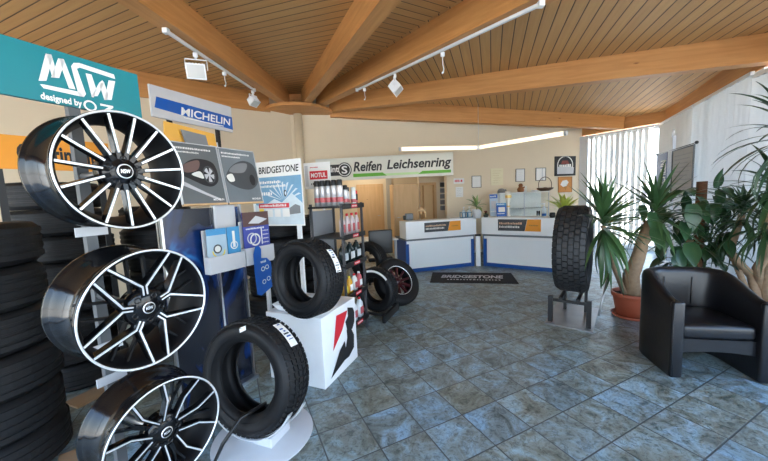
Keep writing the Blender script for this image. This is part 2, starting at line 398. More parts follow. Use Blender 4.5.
# left wall
LA = math.atan2(far['B0'].y - B0[0][1], far['B0'].x - B0[0][0])
mb = MB(); ln = 9.8
e = Vector((H.x + ln * math.cos(LA), H.y + ln * math.sin(LA), 0)); d = (e - H).normalized(); nn = Vector((d.y, -d.x, 0))   # outward
if nn.dot(Vector((1, -1, 0))) > 0: nn = -nn
a = H + nn * .12; b = e + nn * .12
mb.add([a, b, b + Vector((0, 0, 3.5)), a + Vector((0, 0, 4.2)), a + nn * .15, b + nn * .15, b + nn * .15 + Vector((0, 0, 3.5)), a + nn * .15 + Vector((0, 0, 4.2))],
       [(0, 1, 2, 3), (4, 7, 6, 5), (0, 4, 5, 1), (3, 2, 6, 7), (1, 5, 6, 2), (0, 3, 7, 4)], CREAM)
struct('wall_left', mb)

# ---------------------------------------------------------------- light
w = bpy.data.worlds.new('sky'); sc.world = w; w.use_nodes = True
t = w.node_tree; bg = t.nodes['Background']
tc = node(t, 'ShaderNodeTexCoord'); sp = node(t, 'ShaderNodeSeparateXYZ'); t.links.new(tc.outputs['Generated'], sp.inputs[0])
rp = node(t, 'ShaderNodeValToRGB'); mr = node(t, 'ShaderNodeMapRange'); mr.inputs[1].default_value = -.3; mr.inputs[2].default_value = .7
t.links.new(sp.outputs['Z'], mr.inputs[0]); t.links.new(mr.outputs[0], rp.inputs[0])
e = rp.color_ramp.elements; e[0].position = .25; e[0].color = (.62, .62, .60, 1); e[1].position = .8; e[1].color = (.30, .52, .95, 1)
x = e.new(.33); x.color = (.92, .97, 1.0, 1); x = e.new(.5); x.color = (.66, .83, 1.0, 1)
t.links.new(rp.outputs[0], bg.inputs['Color']); bg.inputs['Strength'].default_value = 1.9
sc.view_settings.view_transform = 'Standard'; sc.view_settings.look = 'None'; sc.view_settings.gamma = 1
sc.view_settings.exposure = 1.8
sn = bpy.data.lights.new('sun', 'SUN'); so = bpy.data.objects.new('sun', sn); col.objects.link(so)
sn.energy = 9; sn.angle = R(1); sn.color = (1, .93, .82)
so.rotation_euler = Vector((.25, -.62, -.75)).to_track_quat('-Z', 'Y').to_euler()
# exterior paving seen through and reflected by the windows
mb = MB(); mb.box((4, 3, -.08), (90, 90, .05), mat('pale_paving', (.62, .57, .48), .8, scale=2)); o = mb.build('exterior_ground'); o['kind'] = 'structure'
# ---------------------------------------------------------------- windows, blinds
def glassmat():
    m = bpy.data.materials.new('window_glass'); m.use_nodes = True; t = m.node_tree; L = t.links.new
    t.nodes.remove(t.nodes['Principled BSDF']); out = t.nodes['Material Output']
    tr = node(t, 'ShaderNodeBsdfTransparent'); tr.inputs[0].default_value = (.95, .97, .97, 1); gl = node(t, 'ShaderNodeBsdfGlossy'); gl.inputs['Roughness'].default_value = .02
    fr = node(t, 'ShaderNodeFresnel'); fr.inputs[0].default_value = 1.3; mx = node(t, 'ShaderNodeMixShader')
    L(fr.outputs[0], mx.inputs[0]); L(tr.outputs[0], mx.inputs[1]); L(gl.outputs[0], mx.inputs[2]); L(mx.outputs[0], out.inputs[0]); return m
GLASS = glassmat()
def blindmat(name, c, trl):
    m = bpy.data.materials.new(name); m.use_nodes = True; t = m.node_tree; L = t.links.new
    t.nodes.remove(t.nodes['Principled BSDF']); out = t.nodes['Material Output']
    d = node(t, 'ShaderNodeBsdfDiffuse'); s_ = node(t, 'ShaderNodeBsdfTranslucent'); mx = node(t, 'ShaderNodeMixShader'); mx.inputs[0].default_value = trl
    tc = node(t, 'ShaderNodeTexCoord'); wv = node(t, 'ShaderNodeTexNoise'); wv.inputs['Scale'].default_value = 60; L(tc.outputs['Object'], wv.inputs['Vector'])
    cm = node(t, 'ShaderNodeMix', data_type='RGBA'); cm.inputs[6].default_value = (*[x * .93 for x in c], 1); cm.inputs[7].default_value = (*c, 1); L(wv.outputs['Fac'], cm.inputs[0])
    L(cm.outputs[2], d.inputs[0]); L(cm.outputs[2], s_.inputs[0]); L(d.outputs[0], mx.inputs[1]); L(s_.outputs[0], mx.inputs[2]); L(mx.outputs[0], out.inputs[0]); return m
BLIND = blindmat('white_blind_fabric', (.78, .80, .80), .13)
BLIND2 = blindmat('dense_blind_fabric', (.74, .73, .69), .06)
WFRAME = mat('white_window_frame', (.80, .82, .83), .4)
def window(idx, a, b, ht, n, sill=.12):
    a, b = Vector((a.x, a.y, 0)), Vector((b.x, b.y, 0)); W_ = (b - a).length; az = math.atan2(b.y - a.y, b.x - a.x)
    M = frame(a, az)
    mb = MB()
    for k in range(n + 1): mb.box((W_ * k / n, ht / 2, 0), (.07, ht, .09), WFRAME, M)
    for k in range(n):
        u = W_ * (k + .5) / n
        mb.box((u, sill / 2, 0), (W_ / n - .07, sill, .08), WFRAME, M); mb.box((u, ht - .05, 0), (W_ / n - .07, .1, .08), WFRAME, M)
    f = mb.build('window_%d' % idx); f['kind'] = 'structure'
    g = MB()
    for k in range(n): g.rect(W_ * k / n + .035, sill, W_ * (k + 1) / n - .035, ht - .1, GLASS, M, -.005)
    go = g.build('window_pane', f)
    return M, W_, f
def blind(label, M, u0, u1, top, bot, ang, step=.112, wid=.127, off=.13, m=None):
    m = m or BLIND
    c = M @ Vector(((u0 + u1) / 2, 0, off)); az = math.atan2(M[1][0], M[0][0])
    th = thing('vertical_blind', label, 'blind', (c.x, c.y, 0), az, None)
    Li = Matrix.Translation(c - Vector((0, 0, c.z))).inverted()
    W_ = u1 - u0
    hr = MB(); hr.box((0, 0, top + .02), (W_, .045, .05), WPLAS); hr.build('headrail', th)
    s_ = MB(); n = int(W_ / step); rnd = random.Random(len(label))
    for k in range(n):
        u = -W_ / 2 + step * (k + .5); a = R(ang + rnd.uniform(-7, 7)); pts = []
        for q in range(5):
            r_ = (q / 4 - .5) * wid; bow = .016 * (1 - (q / 2 - 1) ** 2)
            pts.append((u + r_ * math.cos(a) - bow * math.sin(a), r_ * math.sin(a) + bow * math.cos(a)))
        vs = [(x, y, z) for z in (bot, top) for x, y in pts]
        s_.add(vs, [(i, i + 1, 6 + i, 5 + i) for i in range(4)], m, None, True)
    s_.build('slats', th); return th
facets = [(c582, v665, 2), (v665, v768, 3)]
M1, W1, f1 = window(1, v665, c582, 3.1, 2) if False else window(1, c582, v665, 3.12, 2)
M2, W2, f2 = window(2, v665, v768, 3.12, 3)
nxt = Vector((far['B3'].x, far['B3'].y, 0))
M3, W3, f3 = window(3, v768, nxt, 3.05, 3)
for i, (p, q) in enumerate((('B3', 'B2'), ('B2', 'B1'), ('B1', 'B0'))):
    window(4 + i, far[p], far[q], 2.95, 2, .10)
# white corner casing between the cream wall and the first window
mb = MB(); mb.box((.06, 1.56, .02), (.26, 3.12, .10), WFRAME, M1); struct('trim_1', mb)
blind('vertical blind with gaps between its slats, in the window beside the wall pictures', M1, .24, W1 - .16, 3.06, .10, -32, .122, m=BLIND2)
blind('closed white vertical blind behind the hanging price posters', M2, .18, W2 * .52, 3.06, .10, 20, m=BLIND2)
blind('closed vertical blind at the window behind the tall dracaena, beside the poster blind', M2, W2 * .52 + .03, W2 - .015, 3.06, .10, 22)
blind('vertical blind at the window behind the black armchair', M3, .03, W3 * .45, 3.0, .10, 25)
# skirting on the back wall
mb = MB(); mb.box(((oR + wl) / 2, .04, .012), (wl - oR, .08, .02), WFRAME, Mw); struct('baseboard_back', mb)

# ---------------------------------------------------------------- roof lights
def beam_plane(px, py, a, b, dz=0):        # picture point on the underside plane of a beam
    a, b = Vector(a), Vector(b); d = (b - a).normalized(); s_ = Vector((d.y, -d.x, 0)).normalized(); n = s_.cross(d)
    r = ray(px, py); a = a + Vector((0, 0, dz)); return EYE + r * ((n.dot(a - EYE)) / n.dot(r))
def track(label, p, q, ad):
    M = p; th = thing('light_track', label, 'track light', p)
    mb = MB(); v = q - p; mb.tube([(0, 0, 0), v], .021, WPLAS, 4, smooth=False); mb.build('rail', th)
    for q_ in ((0, 0, 0), v):
        e = MB(); e.box(q_, (.05, .05, .05), WPLAS); e.build('end_cap', th)
    return th
tp, tq = beam_plane(166, 31, *B1, dz=-.025), beam_plane(254, 90, *B1, dz=-.025)
track('white light track on the left roof beam above the wheel displays', tp, tq, [])
up_, uq = beam_plane(357, 90, *B3, dz=-.025), beam_plane(541, 4, *B3, dz=-.025)
track('long white light track along the beam right of the roof hub', up_, uq, [])
def along(p, q, px, py):
    best = min((((Vector((0, 0, 0)), 0)),), key=lambda x: 0)
    bt = None
    for k in range(401):
        x = p.lerp(q, k / 400); d = x - EYE; r = ray(px, py); c_ = d.normalized().dot(r.normalized())
        if bt is None or c_ > bt[0]: bt = (c_, x)
    return bt[1]
def flood(label, p, rz, size=1.0, tilt=.35):
    th = thing('spotlight', label, 'spotlight', p, rz, 'track spotlights under the roof beams')
    mb = MB(); mb.box((0, 0, -.052), (.05, .035, .05), WPLAS, bev=.006); mb.tube([(0, 0, -.06), (0, 0, -.10)], .014, WPLAS); mb.build('adapter', th)
    y = MB(); y.tube([(-.115 * size, 0, -.10 - .12 * size), (-.115 * size, 0, -.105), (.115 * size, 0, -.105), (.115 * size, 0, -.10 - .12 * size)], .008, WPLAS, 6); y.build('yoke', th)
    Mh = Matrix.Translation((0, 0, -.10 - .14 * size)) @ Matrix.Rotation(tilt, 4, 'X')
    b_ = MB(); s = size
    b_.add([(-.105 * s, -.07 * s, -.085 * s), (.105 * s, -.07 * s, -.085 * s), (.105 * s, -.07 * s, .085 * s), (-.105 * s, -.07 * s, .085 * s), (-.085 * s, .09 * s, -.06 * s), (.085 * s, .09 * s, -.06 * s), (.085 * s, .09 * s, .06 * s), (-.085 * s, .09 * s, .06 * s)],
           [(0, 1, 2, 3), (4, 7, 6, 5), (0, 4, 5, 1), (1, 5, 6, 2), (2, 6, 7, 3), (3, 7, 4, 0)], WPLAS, Mh)
    for k in range(5): b_.box((( k - 2) * .034 * s, .02 * s, .082 * s), (.006, .11 * s, .02), WPLAS, Mh)
    b_.build('housing', th)
    g = MB(); Mg = Mh @ Matrix(((1, 0, 0, 0), (0, 0, -1, -.072 * s), (0, 1, 0, 0), (0, 0, 0, 1)))
    g.rect(-.09 * s, -.07 * s, .09 * s, .07 * s, mat('frosted_lamp_glass', (.62, .62, .60), .2), Mg); g.build('lens', th)
    return th
flood('boxy white floodlight hanging on the left track above the teal sign', along(tp, tq, 196, 48), R(20), 1.0)
flood('small white spotlight at the hub end of the left track', along(tp, tq, 253, 88), R(70), .8, .9)
flood('white spotlight turned down on the track right of the hub', along(up_, uq, 395, 72), R(75), .95, .8)
def hook(label, p, l=.15):
    th = thing('track_hook', label, 'hook', p, 0, 'empty hooks on the light tracks')
    mb = MB(); mb.box((0, 0, -.052), (.05, .03, .05), WPLAS, bev=.005); mb.build('adapter', th)
    k = MB(); k.tube([(0, 0, -.06), (0, 0, -.06 - l * .55), (.012, 0, -.06 - l * .8), (.004, 0, -.06 - l)], .006, WPLAS, 6); k.tube([(.004, 0, -.06 - l), (-.012, 0, -.075 - l)], .012, WPLAS, 6); k.build('wire', th)
hook('empty white hook on the left track between floodlight and end spotlight', along(tp, tq, 225, 68))
hook('empty white hook at the hub end of the long track', along(up_, uq, 364, 86))
hook('empty white hook on the long track beyond its spotlight', along(up_, uq, 442, 49), .2)
# linear pendant of two tubes hanging above the reception
a, b, c = floor_at(400, 149, 2.6), floor_at(478.5, 147.5, 2.6), floor_at(566, 133, 2.6)
th = thing('pendant_lamp', 'white two-piece tube lamp hanging over the reception counter', 'lamp', b)
TUBE = mat('cream_tube_lamp', (.85, .80, .68), .4)
TUBE.node_tree.nodes['Principled BSDF'].inputs['Emission Color'].default_value = (1, .86, .62, 1); TUBE.node_tree.nodes['Principled BSDF'].inputs['Emission Strength'].default_value = .4
for p, q in ((a, b + (a - b).normalized() * .05), (c, b + (c - b).normalized() * .05)):
    mb = MB(); mb.tube([p - b, q - b], .040, TUBE, 14); mb.build('tube', th)
    ec = MB(); dd = (q - p).normalized(); ec.tube([p - b - dd * .02, p - b + dd * .03], .043, LGREY, 14); ec.build('end_cap', th)
mb = MB(); mb.tube([(-.05, .01, 0), (.05, -.01, 0)], .045, WPLAS, 12); mb.build('connector', th)
mb = MB(); mb.tube([(0, 0, .03), (0, 0, 1.0)], .004, STEEL, 5); mb.build('cable', th)
# ---------------------------------------------------------------- reception
def onplane(px, py, M):
    """picture point -> (u, v) on plane M"""
    n = Vector((M[0][2], M[1][2], M[2][2])); o = Vector((M[0][3], M[1][3], M[2][3])); r = ray(px, py)
    p = M.inverted() @ (EYE + r * (n.dot(o - EYE) / n.dot(r))); return (p.x, p.y)
def pxp(pts, M, ox=0, oy=0, s=1): return [onplane(ox + x / s, oy + y / s, M) for x, y in pts]
def loc(M, th):       # world frame -> frame local to a thing placed without parents
    bpy.context.view_layer.update(); return th.matrix_world.inverted() @ M
PANEL = mat('pale_blue_white_laminate', (.84, .90, .94), .35, var=.02)
PANEL2 = mat('upper_counter_laminate', (.88, .91, .93), .35, var=.02)
def scribble(mb, u0, v0, u1, v1, m, M, off, seed, gap=.25):
    rnd = random.Random(seed); u = u0; h_ = v1 - v0
    while u < u1 - h_ * .3:
        w_ = min(h_ * rnd.uniform(.35, .75), u1 - u); mb.rect(u, v0, u + w_, v1 - rnd.choice((0, 0, h_ * .2)), m, M, off); u += w_ + h_ * gap
def counter(label, a, b, signpx, seed):
    a, b = Vector((*a, 0)), Vector((*b, 0)); L_ = (b - a).length; az = math.atan2(b.y - a.y, b.x - a.x)
    th = thing('reception_counter', label, 'counter', a, az)
    x = MB(); x.box((L_ / 2, .20, .915), (L_ + .02, .44, .37), PANEL2, bev=.008); x.build('upper_cabinet', th)
    x = MB(); x.box((L_ / 2, .42, .705), (L_ - .02, .80, .035), mat('desk_edge_grey', (.16, .18, .2), .4)); x.build('worktop', th)
    x = MB(); x.box((L_ / 2, .08, .385), (L_ - .16, .03, .60), PANEL); x.box((L_ / 2, .07, .655), (L_ - .04, .03, .065), PANEL2); x.build('front_panel', th)
    for u in (.035, L_ - .035):
        x = MB(); x.box((u, .42, .345), (.07, .72, .69), SKIR); x.build('side_panel', th)
    x = MB(); x.box((L_ / 2, .10, .04), (L_ - .14, .05, .08), SKIR); x.build('plinth', th)
    M = frame(a, az)                                    # front face of the upper cabinet is at local y = -.02
    M = M @ Matrix.Translation((0, 0, .021)); Ml = loc(M, th)
    (u0, v0), (u1, v1) = onplane(*signpx[0], M), onplane(*signpx[1], M)
    s_ = MB(); us = u0 + (u1 - u0) * .66
    s_.poly([(u0, v0), (us - .02, v0), (us + .03, v1), (u0, v1)], DGREY, Ml, .004, .004)
    s_.poly([(us - .015, v0), (u1, v0), (u1, v1), (us + .035, v1)], ORANGE, Ml, .004, .004); tx = s_; h_ = v1 - v0
    scribble(tx, u0 + .03, v0 + h_ * .56, us - .05, v0 + h_ * .74, mat('salmon_print', (.72, .45, .3), .5), Ml, .0055, seed)
    scribble(tx, u0 + .03, v0 + h_ * .26, us - .10, v0 + h_ * .44, PALE, Ml, .0055, seed + 1)
    scribble(tx, us + .07, v0 + h_ * .44, u1 - .05, v0 + h_ * .55, mat('brown_print', (.45, .2, .03), .5), Ml, .0055, seed + 2)
    so_ = s_.build('advert_panel', th); so_['label'] = 'dark grey and orange advert panel'
    return th, M, L_
ca = ((.46, 6.54), (2.03, 6.97)); cb_ = ((2.17, 6.94), (3.55, 5.91))
counter('white reception counter with blue plinth, the one beside the white desk', *ca, ((424.5, 232.5), (460.5, 220.5)), 3)
counter('white reception counter with blue plinth, partly behind the truck tyre', *cb_, ((498, 230.5), (541, 219.5)), 7)
th = thing('counter_post', 'slim white post joining the two reception counters', 'post', (2.10, 7.03, 0), R(-10))
mb = MB(); mb.box((0, 0, .34), (.10, .08, .68), PANEL2); mb.build('post', th); mb = MB(); mb.box((0, -.01, .70), (.12, .09, .035), INK); mb.build('cap', th)
# white return desk behind the left counter's end
th = thing('desk', 'white office desk running back from the left counter end', 'desk', (.34, 7.05, 0), R(15))
mb = MB(); mb.box((-.66, .1, .72), (1.1, .75, .03), WHITE, bev=.006); mb.build('tabletop', th)
for u, v in ((-1.16, -.2), (-1.16, .4), (-.16, .4), (-.16, -.2)):
    mb = MB(); mb.box((u, v, .352), (.05, .05, .705), GREYM); mb.build('leg', th)
# office chair
p = at(381, 250, 5.75)
th = thing('office_chair', 'black office chair with square backrest at the white desk', 'chair', (p.x, p.y, 0), R(10))
mb = MB(); mb.box((0, 0, .82), (.44, .06, .44), BLACKP, bev=.02); mb.build('backrest', th)
mb = MB(); mb.box((0, .26, .48), (.46, .46, .08), BLACKP, bev=.03); mb.build('seat', th)
mb = MB(); mb.tube([(0, .26, .10), (0, .26, .45)], .03, BLACKM); mb.build('post', th)
mb = MB()
for k in range(5): mb.tube([(0, .26, .10), (.28 * math.cos(k * 1.2566), .26 + .28 * math.sin(k * 1.2566), .05)], [.025, .015], BLACKM, 8)
mb.build('base', th)
for k in range(5):
    mb = MB(); mb.tube([(.28 * math.cos(k * 1.2566) - .02, .26 + .28 * math.sin(k * 1.2566), .028), (.28 * math.cos(k * 1.2566) + .02, .26 + .28 * math.sin(k * 1.2566), .028)], .027, BLACKP, 10); mb.build('caster', th)
mb = MB(); mb.box((0, .04, .56), (.06, .03, .2), BLACKM); mb.build('back_bracket', th)

# mat
p00, p10, p01 = floor_at(430, 282.6), floor_at(519, 284), floor_at(432, 272.6)
M, w_, h_ = quadframe(p00, p10, p01)
th = thing('door_mat', 'black floor mat with white lettering in front of the reception', 'mat', p00 + (p10 - p00) / 2 + (p01 - p00) / 2)
Ml = loc(M, th); mb = MB(); mb.rect(0, 0, w_, h_, mat('black_mat_rubber', (.016, .016, .02), .9, var=.2, scale=60, bump=.4), Ml, .008, .008); mb.build('mat_body', th)
mb = MB(); put_text(mb, 'BRIDGESTONE', w_ * .12, h_ * .42, w_ * .76, h_ * .30, mat('mat_white', (.62, .63, .65), .8), Ml, .0095, .04, .25); mb.build('lettering', th); mb = MB()
scribble(mb, w_ * .20, h_ * .24, w_ * .82, h_ * .32, mat('mat_white', (.62, .63, .65), .8), Ml, .0095, 12, .4); mb.build('lettering', th)

# ---- office behind: doors
def shade(az, t_): return None
Mo = Mw @ Matrix.Translation((0, 0, -D + .055))          # office rear wall plane
def door(idx, px0, px1, top, M, m=BEECH, handle=1, th_=.04, fr_=True):
    (u0, vt), (u1, _) = onplane(px0, top, M), onplane(px1, top, M)
    mb = MB()
    if fr_:
        for u in (u0 - .03, u1 + .03): mb.box((u, vt / 2, .01), (.06, vt, .05), BEECH, M)
        mb.box(((u0 + u1) / 2, vt + .03, .01), (u1 - u0 + .12, .06, .05), BEECH, M)
        f = mb.build('door_%d' % idx); f['kind'] = 'structure'
        d = MB(); d.box(((u0 + u1) / 2, vt / 2, .015), (u1 - u0, vt - .01, th_), m, M); d.build('door_leaf', f)
    hb = MB(); uh = u1 - .07 if handle > 0 else u0 + .07
    hb.tube([M @ Vector((uh, 1.03, .03)), M @ Vector((uh, 1.03, .07)), M @ Vector((uh - .1 * handle, 1.03, .07))], .009, STEEL, 8); hb.build('door_handle', f)
door(1, 358, 381, 186.5, Mo)
# pale column and the open beech door leaf in the middle of the office
mb = MB(); (u0, v0), (u1, v1) = onplane(386.5, 200, Mo), onplane(391.5, 200, Mo); mb.box(((u0 + u1) / 2, 1.3, .05), (u1 - u0, 2.6, .1), mat('grey_door_post', (.45, .43, .38), .5), Mo); struct('pillar_office', mb)
Mc = Mw @ Matrix.Translation((0, 0, -.62))
(u0, v0), (u1, v1) = onplane(392.5, 184.5, Mc), onplane(418.5, 184.5, Mc)
tc_ = Mc @ Vector(((u0 + u1) / 2, 0, 0))
th = thing('cupboard', 'tall plain beech cupboard standing in the back office behind the desk', 'cupboard', (tc_.x, tc_.y, 0), WAZ)
mb = MB(); mb.box((0, .2, v0 / 2), (u1 - u0, .4, v0), BEECH); mb.build('body', th)
mb = MB(); mb.box((0, -.012, v0 / 2 + .03), (u1 - u0 - .02, .02, v0 - .08), BEECH); dl = mb.build('door', th)
mb = MB(); mb.tube([(-(u1 - u0) / 2 + .10, -.025, 1.05), (-(u1 - u0) / 2 + .10, -.04, 1.05), (-(u1 - u0) / 2 + .2, -.04, 1.05)], .008, STEEL, 6); mb.build('handle', dl)
# partition with the second doorway, right part of the opening
Mp = Mw @ Matrix.Translation((0, 0, -.9))
(ua, _), (ub, vt), (uc, _2), (ud, _3) = onplane(418.8, 182, Mp), onplane(420, 183, Mp), onplane(435.5, 183, Mp), onplane(462, 183, Mp)
mb = MB(); mb.box(((ua + ub) / 2, 1.35, -.06), (ub - ua, 2.7, .1), CREAM, Mp); mb.box(((uc + ud) / 2, 1.35, -.06), (ud - uc, 2.7, .1), CREAM, Mp); mb.box(((ub + uc) / 2, (vt + 2.7) / 2, -.06), (uc - ub, 2.7 - vt, .1), CREAM, Mp); struct('wall_partition', mb)
mb = MB()
for u in (ub + .02, uc - .02): mb.box((u, vt / 2, -.05), (.07, vt, .14), BEECH, Mp)
mb.box(((ub + uc) / 2, vt - .03, -.05), (uc - ub, .07, .14), BEECH, Mp)
f = mb.build('door_2'); f['kind'] = 'structure'
d = MB(); Md = Mp @ Matrix.Translation((ub + .05, 0, -.12)) @ Matrix.Rotation(R(62), 4, 'Y')
d.box((.22, vt / 2 - .02, 0), (.44, vt - .08, .04), BEECH, Md); d.build('door_leaf', f)
# grey letter trays on the wall by the doorway
p0 = onplane(440, 182, Mp); p1 = onplane(445.5, 182, Mp)
wd = .22
pc = Mp @ Vector(((p0[0] + p1[0]) / 2, 1.2, .08))
th = thing('wall_file_holder', 'grey wall file holder of five trays beside the office doorway', 'file holder', (pc.x, pc.y, 1.15), WAZ)
for k in range(5):
    mb = MB(); mb.box((0, 0, .10 + k * .17), (.22, .09, .13), MGREY if k != 4 else DGREY, bev=.005); mb.box((0, -.03, .165 + k * .17), (.19, .012, .04), PAPER); mb.build('tray', th)

# ---- sign over the opening
Ms = frame(bw(331, 181, .30), WAZ - R(12)); Ms = frame(Ms.translation, WAZ - R(16))
(u0, v0), (u1, v1) = onplane(331, 181, Ms), onplane(453, 150.5, Ms)
vb = onplane(331, 181, Ms)[1]; vt = onplane(331, 160, Ms)[1]; ul = onplane(316, 170, Ms)[0]
v1b = onplane(453, 172.5, Ms)[1]
vb = min(vb, v1b); vt = (onplane(331, 159.5, Ms)[1] + onplane(453, 151, Ms)[1]) / 2
th = thing('shop_sign', 'long pale shop sign with black italic lettering over the office opening', 'sign', Ms @ Vector((ul, vb, 0)), WAZ - R(16))
Ml = loc(Ms, th); mb = MB(); mb.rect(ul, vb, u1, vt, mat('pale_sign_board', (.70, .70, .62), .5, var=.02), Ml, 0, .05); mb.build('board', th)
h_ = vt - vb
mb = MB(); (g0, _), (g1, _) = onplane(353, 170, Ms), onplane(382.5, 170, Ms); g2 = onplane(418, 170, Ms)[0]; g3 = onplane(451, 170, Ms)[0]
mb.poly([(g0, vb + .12 * h_), (g1 + .1, vb + .12 * h_), (g1, vb + .27 * h_), (g0, vb + .27 * h_)], GREEN, Ml, .002)
mb.poly([(g1 + .02, vb + .12 * h_), (g2 + .1, vb + .12 * h_), (g2, vb + .22 * h_), (g1 + .02, vb + .22 * h_)], LGREEN, Ml, .0015)
mb.poly([(g2, vb + .12 * h_), (g3, vb + .12 * h_), (g3, vb + .25 * h_), (g2 + .1, vb + .25 * h_)], GREEN, Ml, .002); mb.build('green_band', th)
mb = MB(); t0 = onplane(353.5, 170, Ms)[0]; t1 = onplane(382, 170, Ms)[0]; t2 = onplane(387, 170, Ms)[0]; t3 = onplane(451.5, 170, Ms)[0]
put_text(mb, 'Reifen', t0, vb + .36 * h_, t1 - t0, h_ * .44, INK, Ml, .003, .028, .2); mb.build('lettering', th); mb = MB(); put_text(mb, 'Leichsenring', t2, vb + .27 * h_, t3 - t2, h_ * .54, INK, Ml, .003, .028, .2); mb.build('lettering', th)
mb = MB(); b0 = onplane(322, 170, Ms)[0]; b1 = onplane(341, 170, Ms)[0]; b2 = onplane(344.5, 170, Ms)[0]
mb.rect(b0, vb + .22 * h_, b1, vb + .72 * h_, INK, Ml, .002); rr = h_ * .33
mb.disc(b2, vb + .47 * h_, rr, INK, Ml, .0025, 32); mb.ring(b2, vb + .47 * h_, rr * .86, rr * .10, PAPER, Ml, .0035)
put_text(mb, 'S', b2 - rr * .4, vb + .47 * h_ - rr * .52, rr * .8, rr * 1.04, PAPER, Ml, .004, .02)
put_text(mb, 'point', b0 + .02, vb + .30 * h_, b1 - b0 - .08, h_ * .34, PAPER, Ml, .003, .02); mb.build('badge', th)

# ---- pictures and certificates on the back wall
def picture(name, label, cat, px0, py0, px1, py1, fr_m, inner, art=None, fw=.012, group=None):
    M = Mw; (u0, v1), (u1, v0) = onplane(px0, py0, M), onplane(px1, py1, M)
    th = thing(name, label, cat, M @ Vector(((u0 + u1) / 2, v0, 0)), WAZ, group)
    Ml = loc(M, th)
    if fr_m:
        mb = MB(); t_ = .02
        mb.box(((u0 + u1) / 2, v0 + fw / 2, t_ / 2), (u1 - u0, fw, t_), fr_m, Ml); mb.box(((u0 + u1) / 2, v1 - fw / 2, t_ / 2), (u1 - u0, fw, t_), fr_m, Ml)
        mb.box((u0 + fw / 2, (v0 + v1) / 2, t_ / 2), (fw, v1 - v0 - 2 * fw, t_), fr_m, Ml); mb.box((u1 - fw / 2, (v0 + v1) / 2, t_ / 2), (fw, v1 - v0 - 2 * fw, t_), fr_m, Ml); mb.build('frame', th)
    mb = MB(); mb.rect(u0, v0, u1, v1, inner, Ml, .012, .010)
    if art: art(mb, u0, v0, u1, v1, Ml)
    mb.build('sheet' if inner in (PAPER, PALE) else 'picture', th); return th
def lines(n, m=MGREY, seed=1, top=.85, bot=.15):
    def f(mb, u0, v0, u1, v1, M):
        w_, h_ = u1 - u0, v1 - v0
        for k in range(n):
            v = v0 + h_ * (top - (top - bot) * k / max(1, n - 1)); scribble(mb, u0 + w_ * .15, v - h_ * .012, u1 - w_ * (.15 + .1 * (k % 3)), v + h_ * .012, m, M, .0135, seed + k, .8)
    return f
picture('notice', 'small white notice with red print, topmost beside the office doorway', 'notice', 453.5, 178.5, 464, 183.5, None, PAPER, lambda mb, a, b, c, d, M: scribble(mb, a + .03, b + (d - b) * .3, c - .04, b + (d - b) * .72, RED, M, .014, 4, .25))
picture('notice', 'white notice sheet hanging under the small red-printed one', 'notice', 455.5, 187, 463, 197, None, PAPER, lines(5))
picture('picture_frame', 'lowest black-framed certificate, above the white-potted plant', 'picture frame', 471.5, 176, 481, 187.5, BLACKP, PAPER, lines(4, PALE), group=None)
picture('certificate', 'unframed cream certificate between the black-framed sheets', 'certificate', 490.5, 168.5, 503, 185, None, mat('cream_paper', (.80, .74, .52), .7), lines(6, mat('gold_print', (.5, .38, .15), .6)))
picture('picture_frame', 'narrow black-framed sheet right of the cream certificate', 'picture frame', 515.5, 169, 524.5, 181.5, BLACKP, PAPER, lines(6, LGREY))
picture('picture_frame', 'narrow black-framed sheet hanging above the wire basket', 'picture frame', 535.5, 168, 545.5, 180.5, BLACKP, PAPER, lambda mb, a, b, c, d, M: mb.rect(a + (c - a) * .6, b, a + (c - a) * .68, d, LGREY, M, .0135))
def carart(mb, u0, v0, u1, v1, M):
    w_, h_ = u1 - u0, v1 - v0; X = lambda a, b: (u0 + a * w_, v0 + b * h_)
    mb.poly([X(.12, .1), X(.9, .1), X(.92, .42), X(.7, .5), X(.12, .45)], LGREY, M, .013)
    mb.ring(*X(.5, .55), w_ * .38, w_ * .04, PALE, M, .0135, a0=-.3, a1=PI + .3)
    mb.poly([X(.3, .6), X(.7, .6), X(.62, .78), X(.36, .78)], mat('dark_red_print', (.2, .03, .02), .5), M, .013)
    scribble(mb, *X(.22, .46), *X(.82, .60), PALE, M, .014, 5, .15)
picture('wall_picture', 'dark square poster with a pale ring motif, the uppermost picture by the window', 'picture', 554.5, 156.5, 575, 175.5, BLACKP, INK, carart)
def orart(mb, u0, v0, u1, v1, M):
    w_, h_ = u1 - u0, v1 - v0; X = lambda a, b: (u0 + a * w_, v0 + b * h_)
    mb.poly([X(.15, .5), X(.35, .35), X(.6, .4), X(.75, .65), X(.6, .8), X(.3, .75)], PALE, M, .0135); mb.poly([X(.4, .35), X(.55, .1), X(.65, .4)], mat('brown_print', (.45, .2, .03), .5), M, .0138)
picture('wall_picture', 'small orange picture hanging under the dark square poster', 'picture', 558, 177, 571.5, 192, mat('brown_frame', (.35, .14, .03), .5), mat('orange_picture', (.62, .25, .05), .5), orart)
# added fill light that brightens the back office, without any fixture
ol = bpy.data.lights.new('office_fill', 'POINT'); oo = bpy.data.objects.new('office_fill', ol); col.objects.link(oo)
ol.energy = 9; ol.color = (1, .9, .75); ol.shadow_soft_size = .15; oo.location = Mw @ Vector(((oL + oR) / 2 - .3, 2.45, -1.5))
